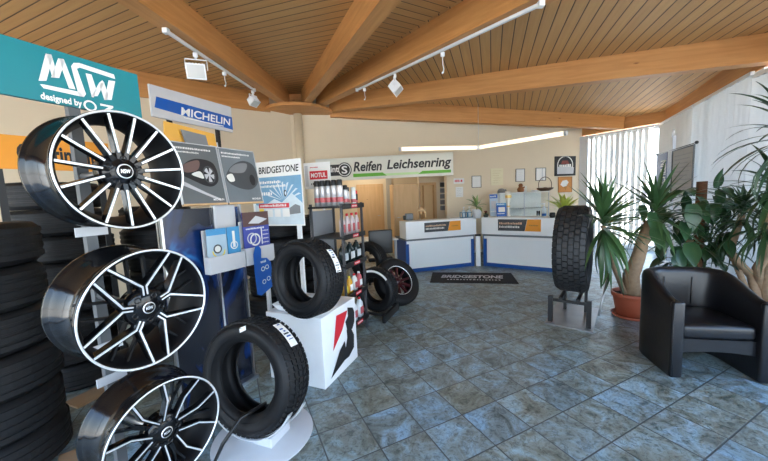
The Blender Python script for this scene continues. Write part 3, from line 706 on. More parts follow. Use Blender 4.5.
# ---------------------------------------------------------------- tyres and alloy wheels
AX = Matrix.Rotation(PI / 2, 4, 'X')          # lathe axis Z -> local -Y (the side that faces the viewer)
def orient(th, a, lean=0.0):                    # face -Y turned by a, top leaned back by lean
    th.rotation_euler = (-lean, 0, a)
def tyre_profile(Ro, Ri, w):
    h = w / 2; sh = .94
    half = [(Ri - .012, h * .60), (Ri + .004, h * .80), (Ri + .018, h * .84), (Ri + (Ro - Ri) * .30, h * .97), (Ri + (Ro - Ri) * .55, h * 1.0), (Ri + (Ro - Ri) * .78, h * .97), (Ro - .022, h * .90), (Ro - .008, h * .80)]
    inn = [(Ri - .012, h * .52), (Ri + (Ro - Ri) * .3, h * .82), (Ri + (Ro - Ri) * .6, h * .84), (Ro - .03, h * .6)]
    p = half + [(Ro, h * .66), (Ro + .002, h * .3), (Ro + .002, 0)]
    p += [(Ro + .002, -h * .3), (Ro, -h * .66)] + [(r, -z) for r, z in half[::-1]]
    p += [(r, -z) for r, z in inn] + [(r, z) for r, z in inn[::-1]]
    return p
def carcass(Ro, Ri, w, n=56, M=None):
    mb = MB(); pr = tyre_profile(Ro, Ri, w); T = (M or Matrix()) @ AX
    mb.lathe(pr, RUB, n, T, True, True)
    h = w / 2
    for s_ in (1, -1):                          # raised rings on the sidewall
        for rr in (.22, .70): 
            r_ = Ri + (Ro - Ri) * rr
            mb.lathe([(r_ - .003, s_ * h * (.93 if rr < .5 else .985)), (r_, s_ * (h * (.945 if rr < .5 else .99) + .003)), (r_ + .003, s_ * h * (.96 if rr < .5 else .98))], RUB, n, T, True)
    return mb
def tread(Ro, w, rows, per, M=None, gap=.16, dz=.008, skew=.0, stag=.5, m=None, h0=.86):
    """tread blocks standing on the carcass; skew slants the cross grooves into a V"""
    m = m or RUBT; mb = MB(); T = (M or Matrix()) @ AX; W_ = w * h0; rw = W_ / rows
    for i in range(rows):
        z0 = -W_ / 2 + i * rw + rw * gap * .5; z1 = z0 + rw * (1 - gap)
        for k in range(per):
            a0 = 2 * PI * (k + stag * (i % 2)) / per; a1 = a0 + 2 * PI / per * (1 - gap * 1.1)
            vs = []
            for rad in (Ro - .012, Ro + dz):
                for z in (z0, z1):
                    ed = max(0, abs(z) / (w / 2) - .62); rr = rad - ed * ed * .22
                    for a in (a0, (a0 + a1) / 2, a1):
                        aa = a + skew * abs(z) / Ro
                        vs.append((rr * math.cos(aa), rr * math.sin(aa), z))
            mb.add(vs, [(6, 7, 10, 9), (7, 8, 11, 10), (0, 6, 9, 3), (2, 5, 11, 8), (0, 1, 7, 6), (1, 2, 8, 7), (3, 9, 10, 4), (4, 10, 11, 5)], m, T)
    return mb
def sticker(Ro, z0, z1, a0, a1, m, M=None, off=.011, n=10):
    mb = MB(); T = (M or Matrix()) @ AX
    vs = [((Ro + off) * math.cos(a0 + (a1 - a0) * k / n), (Ro + off) * math.sin(a0 + (a1 - a0) * k / n), z) for k in range(n + 1) for z in (z0, z1)]
    mb.add(vs, [(2 * k, 2 * k + 1, 2 * k + 3, 2 * k + 2) for k in range(n)], m, T, True); return mb
def sticker_marks(Ro, z0, z1, a0, a1, seed, off=.0118):
    rnd = random.Random(seed); mb = MB(); n = 9
    for k in range(n):
        if rnd.random() < .25: continue
        b0 = a0 + (a1 - a0) * (k + .2) / n; b1 = b0 + (a1 - a0) / n * rnd.uniform(.2, .6); q0 = z0 + (z1 - z0) * rnd.uniform(.1, .4); q1 = z0 + (z1 - z0) * rnd.uniform(.55, .9)
        mb.add([((Ro + off) * math.cos(b), (Ro + off) * math.sin(b), z) for b, z in ((b0, q0), (b1, q0), (b1, q1), (b0, q1))], [(0, 1, 2, 3)], rnd.choice((INK, BLUE, MGREY)), AX)
    return mb

def wheel_base(name, label, c, a, el, Rw=.2575, depth=.20, arm=0):
    th = thing(name, label, 'wheel', c, a, 'alloy wheels hung on the display stand'); th.rotation_euler = (-el, 0, a)
    mb = MB(); o = Rw
    # barrel seen from outside and inside; local +Z (after AX) is the face
    pr = [(o - .006, 0), (o, -.004), (o, -.016), (o - .010, -.022), (o - .018, -.05), (o - .036, -.09), (o - .040, -.14), (o - .024, -.20), (o - .012, -.218), (o - .012, -.228), (o - .002, -.234), (o, -.246), (o - .006, -.25)]
    
    pr2 = [(o - .006, -.25), (o - .016, -.246), (o - .028, -.215), (o - .036, -.19), (o - .052, -.14), (o - .048, -.09), (o - .030, -.04), (o - .020, -.012), (o - .013, -.004), (o - .006, 0)]
    mb.lathe([(r, z + .004) for r, z in pr], GLOSS, 72, AX, True); mb.lathe([(r, z + .004) for r, z in pr2], SATIN, 72, AX, True); mb.build('barrel', th)
    mb = MB(); mb.lathe([(o - .001, .0045), (o - .003, .0065), (o - .0085, .0060), (o - .010, .002)], SILV, 72, AX, True); mb.build('rim_lip', th)
    return th
def spoke_strip(mb, pts, w0, w1, z0, z1, m, thick, M=None):
    """flat bar along a polyline in the wheel plane; width and height change linearly along it"""
    T = (M or Matrix()) @ AX; P = [Vector((x, y)) for x, y in pts]; N = len(P)
    ln = [0]
    for i in range(1, N): ln.append(ln[-1] + (P[i] - P[i - 1]).length)
    vs = []
    for i, p in enumerate(P):
        d = (P[min(i + 1, N - 1)] - P[max(0, i - 1)]).normalized(); n = Vector((-d.y, d.x)); t_ = ln[i] / ln[-1]
        w_ = w0 + (w1 - w0) * t_; z = z0 + (z1 - z0) * t_
        if 0 < i < N - 1:
            d1 = (P[i] - P[i - 1]).normalized(); w_ /= max(.6, abs(n.dot(Vector((-d1.y, d1.x)))))
        for s_ in (1, -1): vs.append((p.x + n.x * w_ / 2 * s_, p.y + n.y * w_ / 2 * s_, z))
        for s_ in (1, -1): vs.append((p.x + n.x * w_ / 2 * s_ * 1.25, p.y + n.y * w_ / 2 * s_ * 1.25, z - thick))
    fs = []
    for i in range(N - 1):
        a, b = i * 4, (i + 1) * 4
        fs += [(a, a + 1, b + 1, b), (a + 2, a, b, b + 2), (a + 1, a + 3, b + 3, b + 1), (a + 3, a + 2, b + 2, b + 3)]
    e = (N - 1) * 4; fs += [(0, 2, 3, 1), (e, e + 1, e + 3, e + 2)]
    mb.add(vs, fs, m, T)
def pol(r, a): return (r * math.cos(a), r * math.sin(a))
def hub(th, Rw, zc, cap=.034, logo='MSW', nb=5, ph=0.0):
    mb = MB(); mb.lathe([(.0, zc - .004), (.074, zc - .006), (.084, zc - .016), (.086, zc - .07), (0, zc - .07)], GLOSS, 40, AX); mb.build('hub', th)
    for k in range(nb):
        b = MB(); x, y = pol(.056, ph + k * 2 * PI / nb); b.lathe([(.0115, zc - .003), (.0135, zc - .0055), (.0135, zc - .002), (.0095, zc - .001), (.0085, zc - .010), (0, zc - .010)], GLOSS, 14, Matrix.Translation((x, 0, y)) @ AX); b.build('bolt', th)
    c = MB(); c.lathe([(0, zc + .007), (cap * .8, zc + .006), (cap, zc + .001), (cap, zc - .006)], GLOSS, 32, AX); co = c.build('hub_cap', th)
    r_ = MB(); r_.lathe([(cap * .97, zc + .0035), (cap * .88, zc + .0068), (cap * .82, zc + .0066)], SILV, 32, AX); r_.build('cap_ring', co)
    t_ = MB(); put_text(t_, logo, -cap * .55, -cap * .26, cap * 1.1, cap * .52, SILV, Matrix.Translation((0, -(zc + .0068), 0)) @ Matrix.Rotation(PI / 2, 4, 'X'), .0006, .02); t_.build('lettering', co)
W1a, W2a, W3a = R(66.9), R(66.2), R(61)
# top wheel: fifteen single spokes
w1 = wheel_base('alloy_wheel', 'black and silver fifteen-spoke alloy wheel, the topmost on the display stand', (-1.131, 1.431, 1.787), W1a, R(-2))
k_ = MB()
for k in range(15):
    a = k * 2 * PI / 15 + .10
    spoke_strip(k_, [pol(.055, a), pol(.15, a), pol(.243, a)], .020, .011, -.022, .0, GLOSS, .028)
sp = k_.build('spokes', w1)
f_ = MB()
for k in range(15):
    a = k * 2 * PI / 15 + .10
    spoke_strip(f_, [pol(.083, a), pol(.15, a), pol(.243, a)], .0075, .0085, -.0195 + .006, .0035, SILV, .003)
f_.build('machined_faces', sp)
hub(w1, .2575, -.018, .034, 'MSW', 5, .3)
# middle wheel: five double Y spokes with thin black spokes behind
w2 = wheel_base('alloy_wheel', 'black and silver alloy wheel with Y-shaped spokes, middle of the display stand', (-1.023, 1.329, 1.189), W2a, R(-3.3))
k_ = MB(); f_ = MB()
for k in range(5):
    a = k * 2 * PI / 5 + R(96)
    for s_ in (1, -1):
        j = pol(.098, a + s_ * .075); e = pol(.246, a + s_ * .50)
        spoke_strip(k_, [pol(.05, a + s_ * .18), j, e], .018, .013, -.018, 0, GLOSS, .03)
        spoke_strip(f_, [pol(.060, a + s_ * .13), (j[0], j[1]), e], .0055, .0072, -.0130, .0035, SILV, .003)
        spoke_strip(k_, [pol(.07, a + s_ * .5), pol(.245, a + s_ * .13)], .009, .008, -.050, -.035, SATIN, .02)
sp = k_.build('spokes', w2); f_.build('machined_faces', sp)
hub(w2, .2575, -.014, .026, 'MSW', 5, R(60))
# bottom wheel: five forked spokes
w3 = wheel_base('alloy_wheel', 'black and silver alloy wheel with forked spokes, lowest on the display stand', (-1.071, 1.406, .547), W3a, R(-1.4))
k_ = MB(); f_ = MB()
for k in range(5):
    a = k * 2 * PI / 5 + R(105)
    for s_ in (1, -1):
        j = pol(.155, a + s_ * .36); e = pol(.245, a + s_ * .27)
        spoke_strip(k_, [pol(.052, a + s_ * .12), j, e], .017, .014, -.018, 0, GLOSS, .03)
        spoke_strip(f_, [pol(.062, a + s_ * .16), j, e], .0050, .0070, -.0130, .0035, SILV, .003)
        spoke_strip(k_, [pol(.06, a + s_ * .55), pol(.15, a + s_ * .60), pol(.245, a + s_ * .52)], .010, .009, -.045, -.03, GLOSS, .02)
sp = k_.build('spokes', w3); f_.build('machined_faces', sp)
hub(w3, .2575, -.016, .026, 'MSW', 5, R(70))
# stand carrying the wheels
n1 = Vector((math.sin(W1a), -math.cos(W1a), 0))
sx = Vector((-1.131, 1.431, 0)) - n1 * .37
st = thing('wheel_display_stand', 'pale steel post stand with teal header sign carrying the three alloy wheels', 'display stand', sx, R(66))
mb = MB(); mb.box((0, 0, 1.08), (.045, .035, 2.12), mat('dark_grey_steel', (.10, .105, .11), .5)); mb.build('post', st)
mb = MB(); mb.box((0, -.08, .012), (.62, .62, .024), GREYM, bev=.005); mb.build('base', st)
bpy.context.view_layer.update()
for wobj, z in ((w1, 1.787), (w2, 1.189), (w3, .547)):
    c_ = st.matrix_world.inverted() @ Vector(wobj.location)
    yb = c_.y + .075
    mb = MB(); mb.tube([(0, -.01, z), (c_.x, min(-.03, yb + .06), z), (c_.x, yb + .020, z)], .016, STEEL, 10)
    mb.build('holder_arm', st); mb = MB(); mb.box((0, -.022, z - .27 if z > 1 else z + .2), (.13, .008, .045), LGREY); mb.build('holder_plate', st)
# teal header
A_ = at(0, 60, 1.36); B_ = at(140, 90, 1.83)
haz = math.atan2(B_.y - A_.y, B_.x - A_.x)
Mh = frame((A_.x, A_.y, 0), haz)
(uR, vTR), (uR2, vBR) = onplane(136, 73, Mh), onplane(143, 117, Mh); (uL, vTL) = onplane(0, 35.5, Mh); vBL = onplane(0, 97, Mh)[1]
uR = (uR + uR2) / 2; vT = (vTR + vTL) / 2; vB = (vBR + vBL) / 2
Ml = loc(Mh, st)
mb = MB(); mb.rect(uL - .30, vB, uR, vT, TEAL, Ml, 0, .02); hd = mb.build('header_sign', st)
lg = MB(); Z = lambda pts: pxp(pts, Ml_w, 0, 0, 4.8)
Ml_w = Mh
def dec(pts, off=.002): lg.poly(pxp(pts, Mh, 0, 0, 4.8), PAPER, Ml, off)
for q in ([(184, 388), (222, 388), (250, 285), (244, 262), (218, 257)], [(218, 257), (246, 263), (262, 318), (266, 372), (250, 372)], [(244, 372), (284, 375), (308, 300), (300, 283), (278, 280)], [(278, 280), (305, 284), (362, 430), (330, 424)],
          [(340, 318), (352, 302), (378, 302), (546, 358), (552, 380), (382, 325), (368, 330)], [(340, 318), (368, 330), (412, 452), (402, 466), (376, 455)], [(190, 404), (212, 406), (376, 440), (402, 466), (380, 462), (208, 424)],
          [(410, 352), (438, 358), (462, 430), (448, 468), (440, 466)], [(440, 462), (468, 462), (500, 398), (490, 385), (474, 398)], [(474, 398), (500, 400), (520, 460), (515, 480), (500, 480)], [(500, 480), (535, 480), (552, 390), (520, 386)]):
    dec(q)
(ta, va), (tb, vb_) = onplane(121 / 2.992, 290 / 2.992, Mh), onplane(246 / 2.992, 318 / 2.992, Mh)
put_text(lg, 'designed by', ta, (va + vb_) / 2 - .015, tb - ta, .040, PAPER, Ml, .002, .03)
(ox, oy) = onplane(278 / 2.992, 315 / 2.992, Mh)
lg.ring(ox - .012, oy - .006, .026, .008, PAPER, Ml, .002); lg.poly([(ox + .03, oy + .016), (ox + .085, oy + .016), (ox + .085, oy + .006), (ox + .05, oy - .022), (ox + .085, oy - .022), (ox + .085, oy - .032), (ox + .03, oy - .032), (ox + .03, oy - .022), (ox + .065, oy + .006), (ox + .03, oy + .006)], PAPER, Ml, .002)
lg.build('lettering', hd)

# ---------------------------------------------------------------- display tyres
def show_tyre(label, c, a, lean, Ro, Ri, w, rows, per, skew, stk, seed, group=None, roll=0.0):
    th = thing('tyre', label, 'tyre', c, a, group); th.rotation_euler = (-lean, 0, a)
    carcass(Ro, Ri, w, 64).build('carcass', th); tread(Ro, w, rows, per, None, .24, .010, skew).build('tread', th)
    if stk:
        z0, z1, a0, a1 = stk; s_ = sticker(Ro, z0, z1, a0, a1, PAPER).build('tread_label', th); sticker_marks(Ro, z0, z1, a0, a1, seed).build('print', s_)
    return th
lowt = show_tyre('black winter tyre standing on the round grey stand in front of the white podium', (-.915, 2.03, .475), R(-21), R(9), .365, .243, .24, 5, 58, .55, (-.05, .02, R(36), R(66)), 4)
# small white paper tag on the sidewall
mb = MB(); mb.add([(-.022, -.121, .30), (.030, -.123, .325), (.024, -.121, .352), (-.030, -.119, .328)], [(0, 1, 2, 3)], PAPER); mb.build('paper_tag', lowt)
topt = show_tyre('black tyre standing upright in the cradle on top of the white podium', (-.640, 2.50, 1.008), R(-31), R(4), .305, .195, .235, 7, 60, .35, (-.06, .0, R(12), R(48)), 9)
# round stand for the lower tyre
th = thing('tyre_stand', 'round light grey tyre stand with curved cradle and dark strap, on the floor', 'tyre stand', (-.9025, 2.0627, 0), R(-21))
mb = MB(); mb.lathe([(0, 0), (.33, 0), (.335, .006), (.33, .012), (0, .012)], LGREY, 56); mb.build('base', th)
mb = MB(); T_ = Matrix.Translation((0, -.035, .475)) @ Matrix.Rotation(R(-9), 4, 'X') @ AX
for zz in (-.07, .07):
    vs = []; n = 22
    for k in range(n + 1):
        a = R(205) + R(130) * k / n
        for rr in (.382, .388):
            for z in (zz - .02, zz + .02): vs.append(T_ @ Vector((rr * math.cos(a), rr * math.sin(a), z)))
    mb.add(vs, [f for k in range(n) for f in ((4 * k, 4 * k + 1, 4 * k + 5, 4 * k + 4), (4 * k + 2, 4 * k + 6, 4 * k + 7, 4 * k + 3), (4 * k + 1, 4 * k + 3, 4 * k + 7, 4 * k + 5), (4 * k, 4 * k + 4, 4 * k + 6, 4 * k + 2))], LGREY, None, True)
mb.build('cradle', th)
mb = MB(); mb.box((0, .0, .045), (.30, .20, .07), LGREY, bev=.01); mb.build('support_block', th)
mb = MB(); mb.tube([(.07, -.03, .275), (.02, -.20, .275), (-.05, -.29, .15), (-.11, -.315, .024)], [.012, .012, .012, .010], BLACKP, 8); mb.build('strap', th)

# ---------------------------------------------------------------- white podium with logo, posts and sign board
pa = R(-23 + 0)
c0 = Vector((-.56, 2.56, 0)); ub = Vector((math.cos(R(67)), math.sin(R(67)), 0)); uf = Vector((-math.cos(R(-23)), -math.sin(R(-23)), 0))
pod = thing('display_podium', 'white podium with red and black slanted logo and a sign board on posts behind', 'display podium', c0 + uf * .30 + ub * .3, R(-23))
bpy.context.view_layer.update()
PW, PD, PH = .60, .60, .635
mb = MB(); mb.box((0, 0, PH / 2), (PW, PD, PH), WPLAS, bev=.006); mb.build('body', pod)
Mr = frame(c0, R(67)); Mrl = loc(Mr, pod)          # right face with the logo
mb = MB()
def pl(pts, m, off): mb.poly(pxp(pts, Mr, 200, 250, 2.992), m, Mrl, off)
pl([(407, 197), (440, 180), (425, 240), (398, 303)], RED, .003)
pl([(440, 172), (456, 172), (461, 185), (461, 215), (455, 235), (440, 240), (434, 215), (442, 198)], INK, .003)
pl([(438, 238), (452, 236), (460, 252), (460, 290), (446, 318), (432, 330), (428, 300), (436, 290), (440, 262)], INK, .0034)
pl([(418, 300), (432, 272), (436, 298), (432, 330), (392, 385)], INK, .0038); lo_ = mb.build('logo', pod)
Mq = frame(pod.matrix_world @ Vector((0, PD / 2 + .01, 0)), R(-23))
for px_ in (262, 298.5):
    u = (pod.matrix_world.inverted() @ Mq @ Vector((onplane(px_, 232, Mq)[0], 0, 0))).x
    mb = MB(); mb.box((u, PD / 2 + .033, .85), (.045, .03, 1.70), WPLAS); mb.build('post', pod)
sl, st_ = onplane(252, 160, Mq)[0], 0
(uA, vA), (uB, vB_), (uC, vC), (uD, vD) = onplane(251, 157, Mq), onplane(302.5, 165, Mq), onplane(256, 229, Mq), onplane(303.5, 222, Mq)
Mql = loc(Mq, pod); u0, u1, v0, v1 = (uA + uC) / 2, (uB + uD) / 2, (vC + vD) / 2, (vA + vB_) / 2
SNOW = mat('snow_print', (.62, .72, .78), .45, var=.25, scale=9); SKYP = mat('sky_blue_print', (.16, .36, .55), .45, var=.25, scale=5)
mb = MB(); mb.rect(u0, v0, u1, v1, PAPER, Mql, .015, .02); sb = mb.build('sign_board', pod)
w_, h_ = u1 - u0, v1 - v0; X = lambda a, b: (u0 + a * w_, v0 + b * h_)
mb = MB(); mb.poly([X(.06, .30), X(1, .30), X(1, .76), X(.06, .76)], SKYP, Mql, .0162); mb.poly([X(.04, .02), X(1, .02), X(1, .34), X(.8, .5), X(.6, .36), X(.45, .42), X(.2, .30), X(.04, .34)], SNOW, Mql, .0166)
for k in range(9):
    a = R(20 + k * 17); mb.poly([X(.64 + .02 * math.cos(a), .38 + .02 * math.sin(a)), X(.64 + .36 * math.cos(a), .38 + .30 * math.sin(a)), X(.64 + .33 * math.cos(a + .09), .38 + .28 * math.sin(a + .09))], SNOW, Mql, .0168)
mb.disc(*X(.68, .50), .020, INK, Mql, .0172, 20, .036); mb.disc(*X(.685, .50), .011, SNOW, Mql, .0175, 16, .022)
mb.poly([X(.70, .17), X(.95, .19), X(.95, .30), X(.86, .33), X(.74, .27)], MGREY, Mql, .0172)
mb.poly([X(.12, .28), X(.74, .28), X(.74, .35), X(.12, .35)], RED, Mql, .0174); mb.poly([X(.12, .14), X(.22, .14), X(.22, .27), X(.12, .27)], YELL, Mql, .0174)
for a, b in ((.26, .40), (.44, .56), (.60, .74)): mb.poly([X(a, .14), X(b, .14), X(b, .26), X(a, .26)], PAPER, Mql, .0174)
scribble(mb, *X(.15, .30), *X(.70, .335), PAPER, Mql, .0178, 3, .3); scribble(mb, *X(.14, .66), *X(.6, .70), PAPER, Mql, .0175, 6, .3); scribble(mb, *X(.14, .60), *X(.7, .635), PAPER, Mql, .0175, 8, .3); scribble(mb, *X(.16, .48), *X(.42, .53), PAPER, Mql, .0175, 9, .3)
mb.build('poster_print', sb)
mb = MB(); put_text(mb, 'BRIDGESTONE', *X(.17, .815), .80 * w_, .105 * h_, INK, Mql, .0165, .02, .12); mb.build('lettering', sb)
mb = MB()                                              # tyre cradle folded from white sheet
mb.add([(-.20, -.24, PH + .002), (.20, -.24, PH + .002), (.20, .02, PH + .002), (-.20, .02, PH + .002), (-.26, -.26, PH + .06), (.26, -.26, PH + .06), (.26, .04, PH + .06), (-.26, .04, PH + .06)],
       [(3, 2, 1, 0), (0, 1, 5, 4), (2, 3, 7, 6), (1, 2, 6, 5), (3, 0, 4, 7)], WPLAS); mb.build('cradle', pod)

# ---------------------------------------------------------------- tall tyre-maker display with posters and brochure holders
A_ = at(170, 175, 2.30); B_ = at(250, 178, 2.90); maz = math.atan2(B_.y - A_.y, B_.x - A_.x)
Mm = frame((A_.x, A_.y, 0), maz)
md = thing('poster_display', 'tall dark blue display panel with two grey car posters and brochure shelves', 'display stand', at(212, 300, 2.62) * 1.0, maz)
md.location.z = 0; bpy.context.view_layer.update(); Mml = loc(Mm, md)
BLUEP = mat('blue_print', (.01, .10, .42), .3); CYAN = mat('cyan_print', (.07, .30, .56), .3)
def pictmat(name, a, b, c, scale):
    m, t, bs = nt(name); L = t.links.new; tc = node(t, 'ShaderNodeTexCoord'); mp = node(t, 'ShaderNodeMapping'); mp.inputs['Scale'].default_value = (1, 1, .5); nz = node(t, 'ShaderNodeTexNoise'); nz.inputs['Scale'].default_value = scale; nz.inputs['Detail'].default_value = 3; nz.inputs['Distortion'].default_value = 1.2
    L(tc.outputs['Object'], mp.inputs[0]); L(mp.outputs[0], nz.inputs['Vector']); r = node(t, 'ShaderNodeValToRGB'); e = r.color_ramp.elements
    e[0].position = .46; e[0].color = (*a, 1); e[1].position = .76; e[1].color = (*c, 1); x = e.new(.60); x.color = (*b, 1); L(nz.outputs['Fac'], r.inputs[0]); L(r.outputs[0], bs.inputs['Base Color']); bs.inputs['Roughness'].default_value = .25; return m
PANELP = pictmat('dark_blue_abstract_print', (.003, .005, .015), (.006, .035, .16), (.03, .30, .75), 3.2)
uL_, uR_ = onplane(173, 300, Mm)[0], onplane(251, 300, Mm)[0]
mb = MB(); mb.rect(uL_, .03, uR_, 1.60, PANELP, Mml, -.06, .03); mb.build('print_panel', md)
for u in (uL_, uR_, uL_ + (uR_ - uL_) * .62):
    mb = MB(); mb.box((u, .82, -.05), (.016, 1.60, .03), STEEL, Mml); mb.build('rail', md)
mb = MB(); mb.box(((uL_ + uR_) / 2, .015, -.10), (uR_ - uL_ + .02, .03, .22), STEEL, Mml); mb.build('base', md)
(a0, b0), (a1, b1) = onplane(216, 203, Mm), onplane(243, 264, Mm)
mb = MB(); mb.rect(a0, b1, a1, b0, LGREY, Mml, -.045, .01); mb.build('back_plate', md)
q = pxp([(199.5, 147), (222, 152), (217, 133), (192.5, 126.5)], Mm)
mb = MB(); mb.poly(q, MGREY, Mml, -.15, .012); mb.build('header_card', md)
AMB_ = mat('amber_board', (.80, .42, .06), .5)
for q_, m_ in (([(178, 117), (228, 131), (232, 150), (179, 143)], AMB_), ([(162, 131), (181, 136), (182, 143), (164, 139)], DBLUE), ([(223, 143), (242, 147), (243, 153), (224, 150)], PAPER), ([(249, 149), (258, 151), (258, 158), (249, 157)], AMB_)):
    mb = MB(); mb.poly(pxp(q_, Mm), m_, Mml, -.185 if m_ is AMB_ else -.168, .012); mb.build('header_card', md)
for u in (uL_ + .06, uR_ - .05):
    mb = MB(); mb.box((u, 1.72, -.21), (.016, .90, .02), STEEL, Mml); mb.box((u, 1.30, -.14), (.016, .02, .14), STEEL, Mml); mb.build('rail', md)
POST = mat('grey_poster_print', (.13, .145, .15), .35, var=.25, scale=4); POST2 = mat('grey_blue_poster_print', (.17, .20, .22), .35, var=.3, scale=5)
Mt_ = frame((A_.x, A_.y, 1.62), maz, R(10)) @ Matrix.Translation((0, 0, .02)); Mml0 = Mml; Mtl = loc(Mt_, md)
def poster(c, seed, art):
    Mml = Mtl
    (ul, v1), (ur, v2), (ur2, v3), (ul2, v4) = [onplane(x, y, Mt_) for x, y in c]
    u0, u1, v0, v1 = (ul + ul2) / 2, (ur + ur2) / 2, (v3 + v4) / 2, (v1 + v2) / 2
    mb = MB(); mb.box(((u0 + u1) / 2, v0 + .004, .01), (u1 - u0, .014, .03), BEECH, Mml); mb.box(((u0 + u1) / 2, v1, .01), (u1 - u0, .006, .025), LGREY, Mml)
    for u in (u0, u1): mb.box((u, (v0 + v1) / 2, .01), (.005, v1 - v0 - .02, .025), LGREY, Mml)
    f = mb.build('poster_frame', md)
    mb = MB(); mb.rect(u0, v0, u1, v1, POST if seed == 1 else POST2, Mml, .018, .012); w_, h_ = u1 - u0, v1 - v0; art(mb, lambda a, b: (u0 + a * w_, v0 + b * h_), w_, h_, Mml)
    scribble(mb, u0 + .06 * w_, v0 + .90 * h_, u0 + .85 * w_, v0 + .93 * h_, PAPER, Mml, .0195, seed, .3); scribble(mb, u0 + .06 * w_, v0 + .84 * h_, u0 + .55 * w_, v0 + .865 * h_, PAPER, Mml, .0195, seed + 4, .3)
    put_text(mb, 'MICHELIN', u0 + .68 * w_, v0 + .065 * h_, .26 * w_, .035 * h_, PAPER, Mml, .0195, .02)
    mb.build('poster', f)
def smooth(P):
    out = []; n = len(P)
    for i in range(n):
        a, b, c, d = P[i - 1], P[i], P[(i + 1) % n], P[(i + 2) % n]
        for k in range(5):
            t = k / 5; out.append(tuple(.5 * (2 * b[j] + (c[j] - a[j]) * t + (2 * a[j] - 5 * b[j] + 4 * c[j] - d[j]) * t * t + (3 * b[j] - a[j] - 3 * c[j] + d[j]) * t ** 3) for j in (0, 1)))
    return out
def art1(mb, X, w_, h_, Mml):
    mb.poly(smooth([X(.05, .52), X(.22, .68), X(.50, .76), X(.85, .70), X(.90, .42), X(.66, .30), X(.25, .42)]), INK, Mml, .0188); mb.poly(smooth([X(.10, .60), X(.28, .69), X(.52, .73), X(.46, .58), X(.2, .52)]), mat('brown_car_print', (.16, .10, .09), .4), Mml, .0191)
    mb.disc(*X(.70, .50), .052, DGREY, Mml, .0192, 24, .072); mb.disc(*X(.70, .50), .040, LGREY, Mml, .0194, 24, .058)
    for k in range(5):
        a = k * 1.2566; mb.poly([X(.70 + .02 * math.cos(a), .50 + .02 * math.sin(a)), X(.70 + .13 * math.cos(a + .12), .50 + .13 * math.sin(a + .12)), X(.70 + .13 * math.cos(a + .6), .50 + .13 * math.sin(a + .6))], INK, Mml, .0196)
    mb.poly(smooth([X(.30, .50), X(.50, .55), X(.56, .44), X(.44, .45)]), PALE, Mml, .0193); mb.poly([X(0, .34), X(.6, .14), X(.85, .06), X(.88, .09), X(.55, .2), X(0, .42)], LGREY, Mml, .0186)
def art2(mb, X, w_, h_, Mml):
    mb.poly(smooth([X(.05, .45), X(.26, .68), X(.62, .80), X(.92, .72), X(.97, .42), X(.7, .26), X(.3, .30)]), DGREY, Mml, .0188); mb.poly(smooth([X(.18, .58), X(.38, .72), X(.72, .75), X(.58, .58)]), MGREY, Mml, .0191)
    mb.poly(smooth([X(.08, .50), X(.24, .54), X(.28, .42), X(.14, .40)]), PALE, Mml, .0193); mb.disc(*X(.80, .44), .03, INK, Mml, .0192, 20, .05)
poster([(169.5, 141.5), (211, 147.5), (229, 204), (182, 206.5)], 1, art1)
poster([(213, 148), (249.5, 152), (264, 203), (231, 204)], 2, art2)
# brochure holders on the display, brochures are things of their own
def holder(px0, py0, px1, py1, lip):
    (u0, v1), (u1, v0) = onplane(px0, py0, Mm), onplane(px1, py1, Mm); vl = onplane(px0, lip, Mm)[1]
    mb = MB(); mb.box(((u0 + u1) / 2, (v0 + v1) / 2, .0), (u1 - u0, v1 - v0, .008), LGREY, Mml); mb.box(((u0 + u1) / 2, v0 + .004, .035), (u1 - u0, .008, .07), LGREY, Mml); mb.box(((u0 + u1) / 2, (v0 + vl) / 2, .07), (u1 - u0, vl - v0, .006), LGREY, Mml)
    for u in (u0, u1): mb.box((u, (v0 + vl) / 2, .035), (.005, vl - v0, .07), LGREY, Mml)
    mb.build('brochure_holder', md); return u0, u1, v0
def brochure(label, u0, u1, v0, v1, off, m1, seed, deco):
    c_ = Mm @ Vector(((u0 + u1) / 2, v0, off)); th = thing('brochure', label, 'brochure', c_, maz, 'brochures on the poster display'); Ml_ = loc(Mm, th)
    mb = MB(); mb.rect(u0, v0, u1, v1, m1, Ml_, off, .006); deco(mb, u0, v0, u1 - u0, v1 - v0, Ml_, off + .0008); mb.build('cover', th)
h1 = holder(201, 231, 240.5, 266, 258)
def deco1(mb, u, v, w_, h_, M, o):
    mb.rect(u, v, u + w_, v + h_ * .32, BLUE, M, o); mb.rect(u, v + h_ * .85, u + w_, v + h_, CYAN, M, o); mb.disc(u + w_ * .5, v + h_ * .52, w_ * .22, DGREY, M, o + .0005, 20); mb.disc(u + w_ * .5, v + h_ * .52, w_ * .15, PALE, M, o + .001, 20); mb.ring(u + w_ * .55, v + h_ * .48, w_ * .34, w_ * .06, YELL, M, o + .0012, 16, PI, 2 * PI); scribble(mb, u + w_ * .1, v + h_ * .1, u + w_ * .8, v + h_ * .17, PAPER, M, o + .0005, 3)
def deco2(mb, u, v, w_, h_, M, o):
    mb.rect(u, v, u + w_, v + h_ * .3, BLUE, M, o); mb.ring(u + w_ * .5, v + h_ * .55, w_ * .3, w_ * .08, PALE, M, o + .0005, 20); mb.rect(u + w_ * .4, v + h_ * .5, u + w_ * .6, v + h_ * .9, PALE, M, o + .0008); scribble(mb, u + w_ * .1, v + h_ * .1, u + w_ * .8, v + h_ * .17, PAPER, M, o + .0009, 5)
um = h1[0] + (h1[1] - h1[0]) * .58; vt_ = onplane(205, 229.5, Mm)[1]
LBLUE = mat('light_blue_print', (.42, .55, .64), .35)
brochure('light blue brochure with a wheel and yellow arc, in the lower grey holder', h1[0] + .012, um - .004, h1[2] + .012, vt_, .04, LBLUE, 1, deco1)
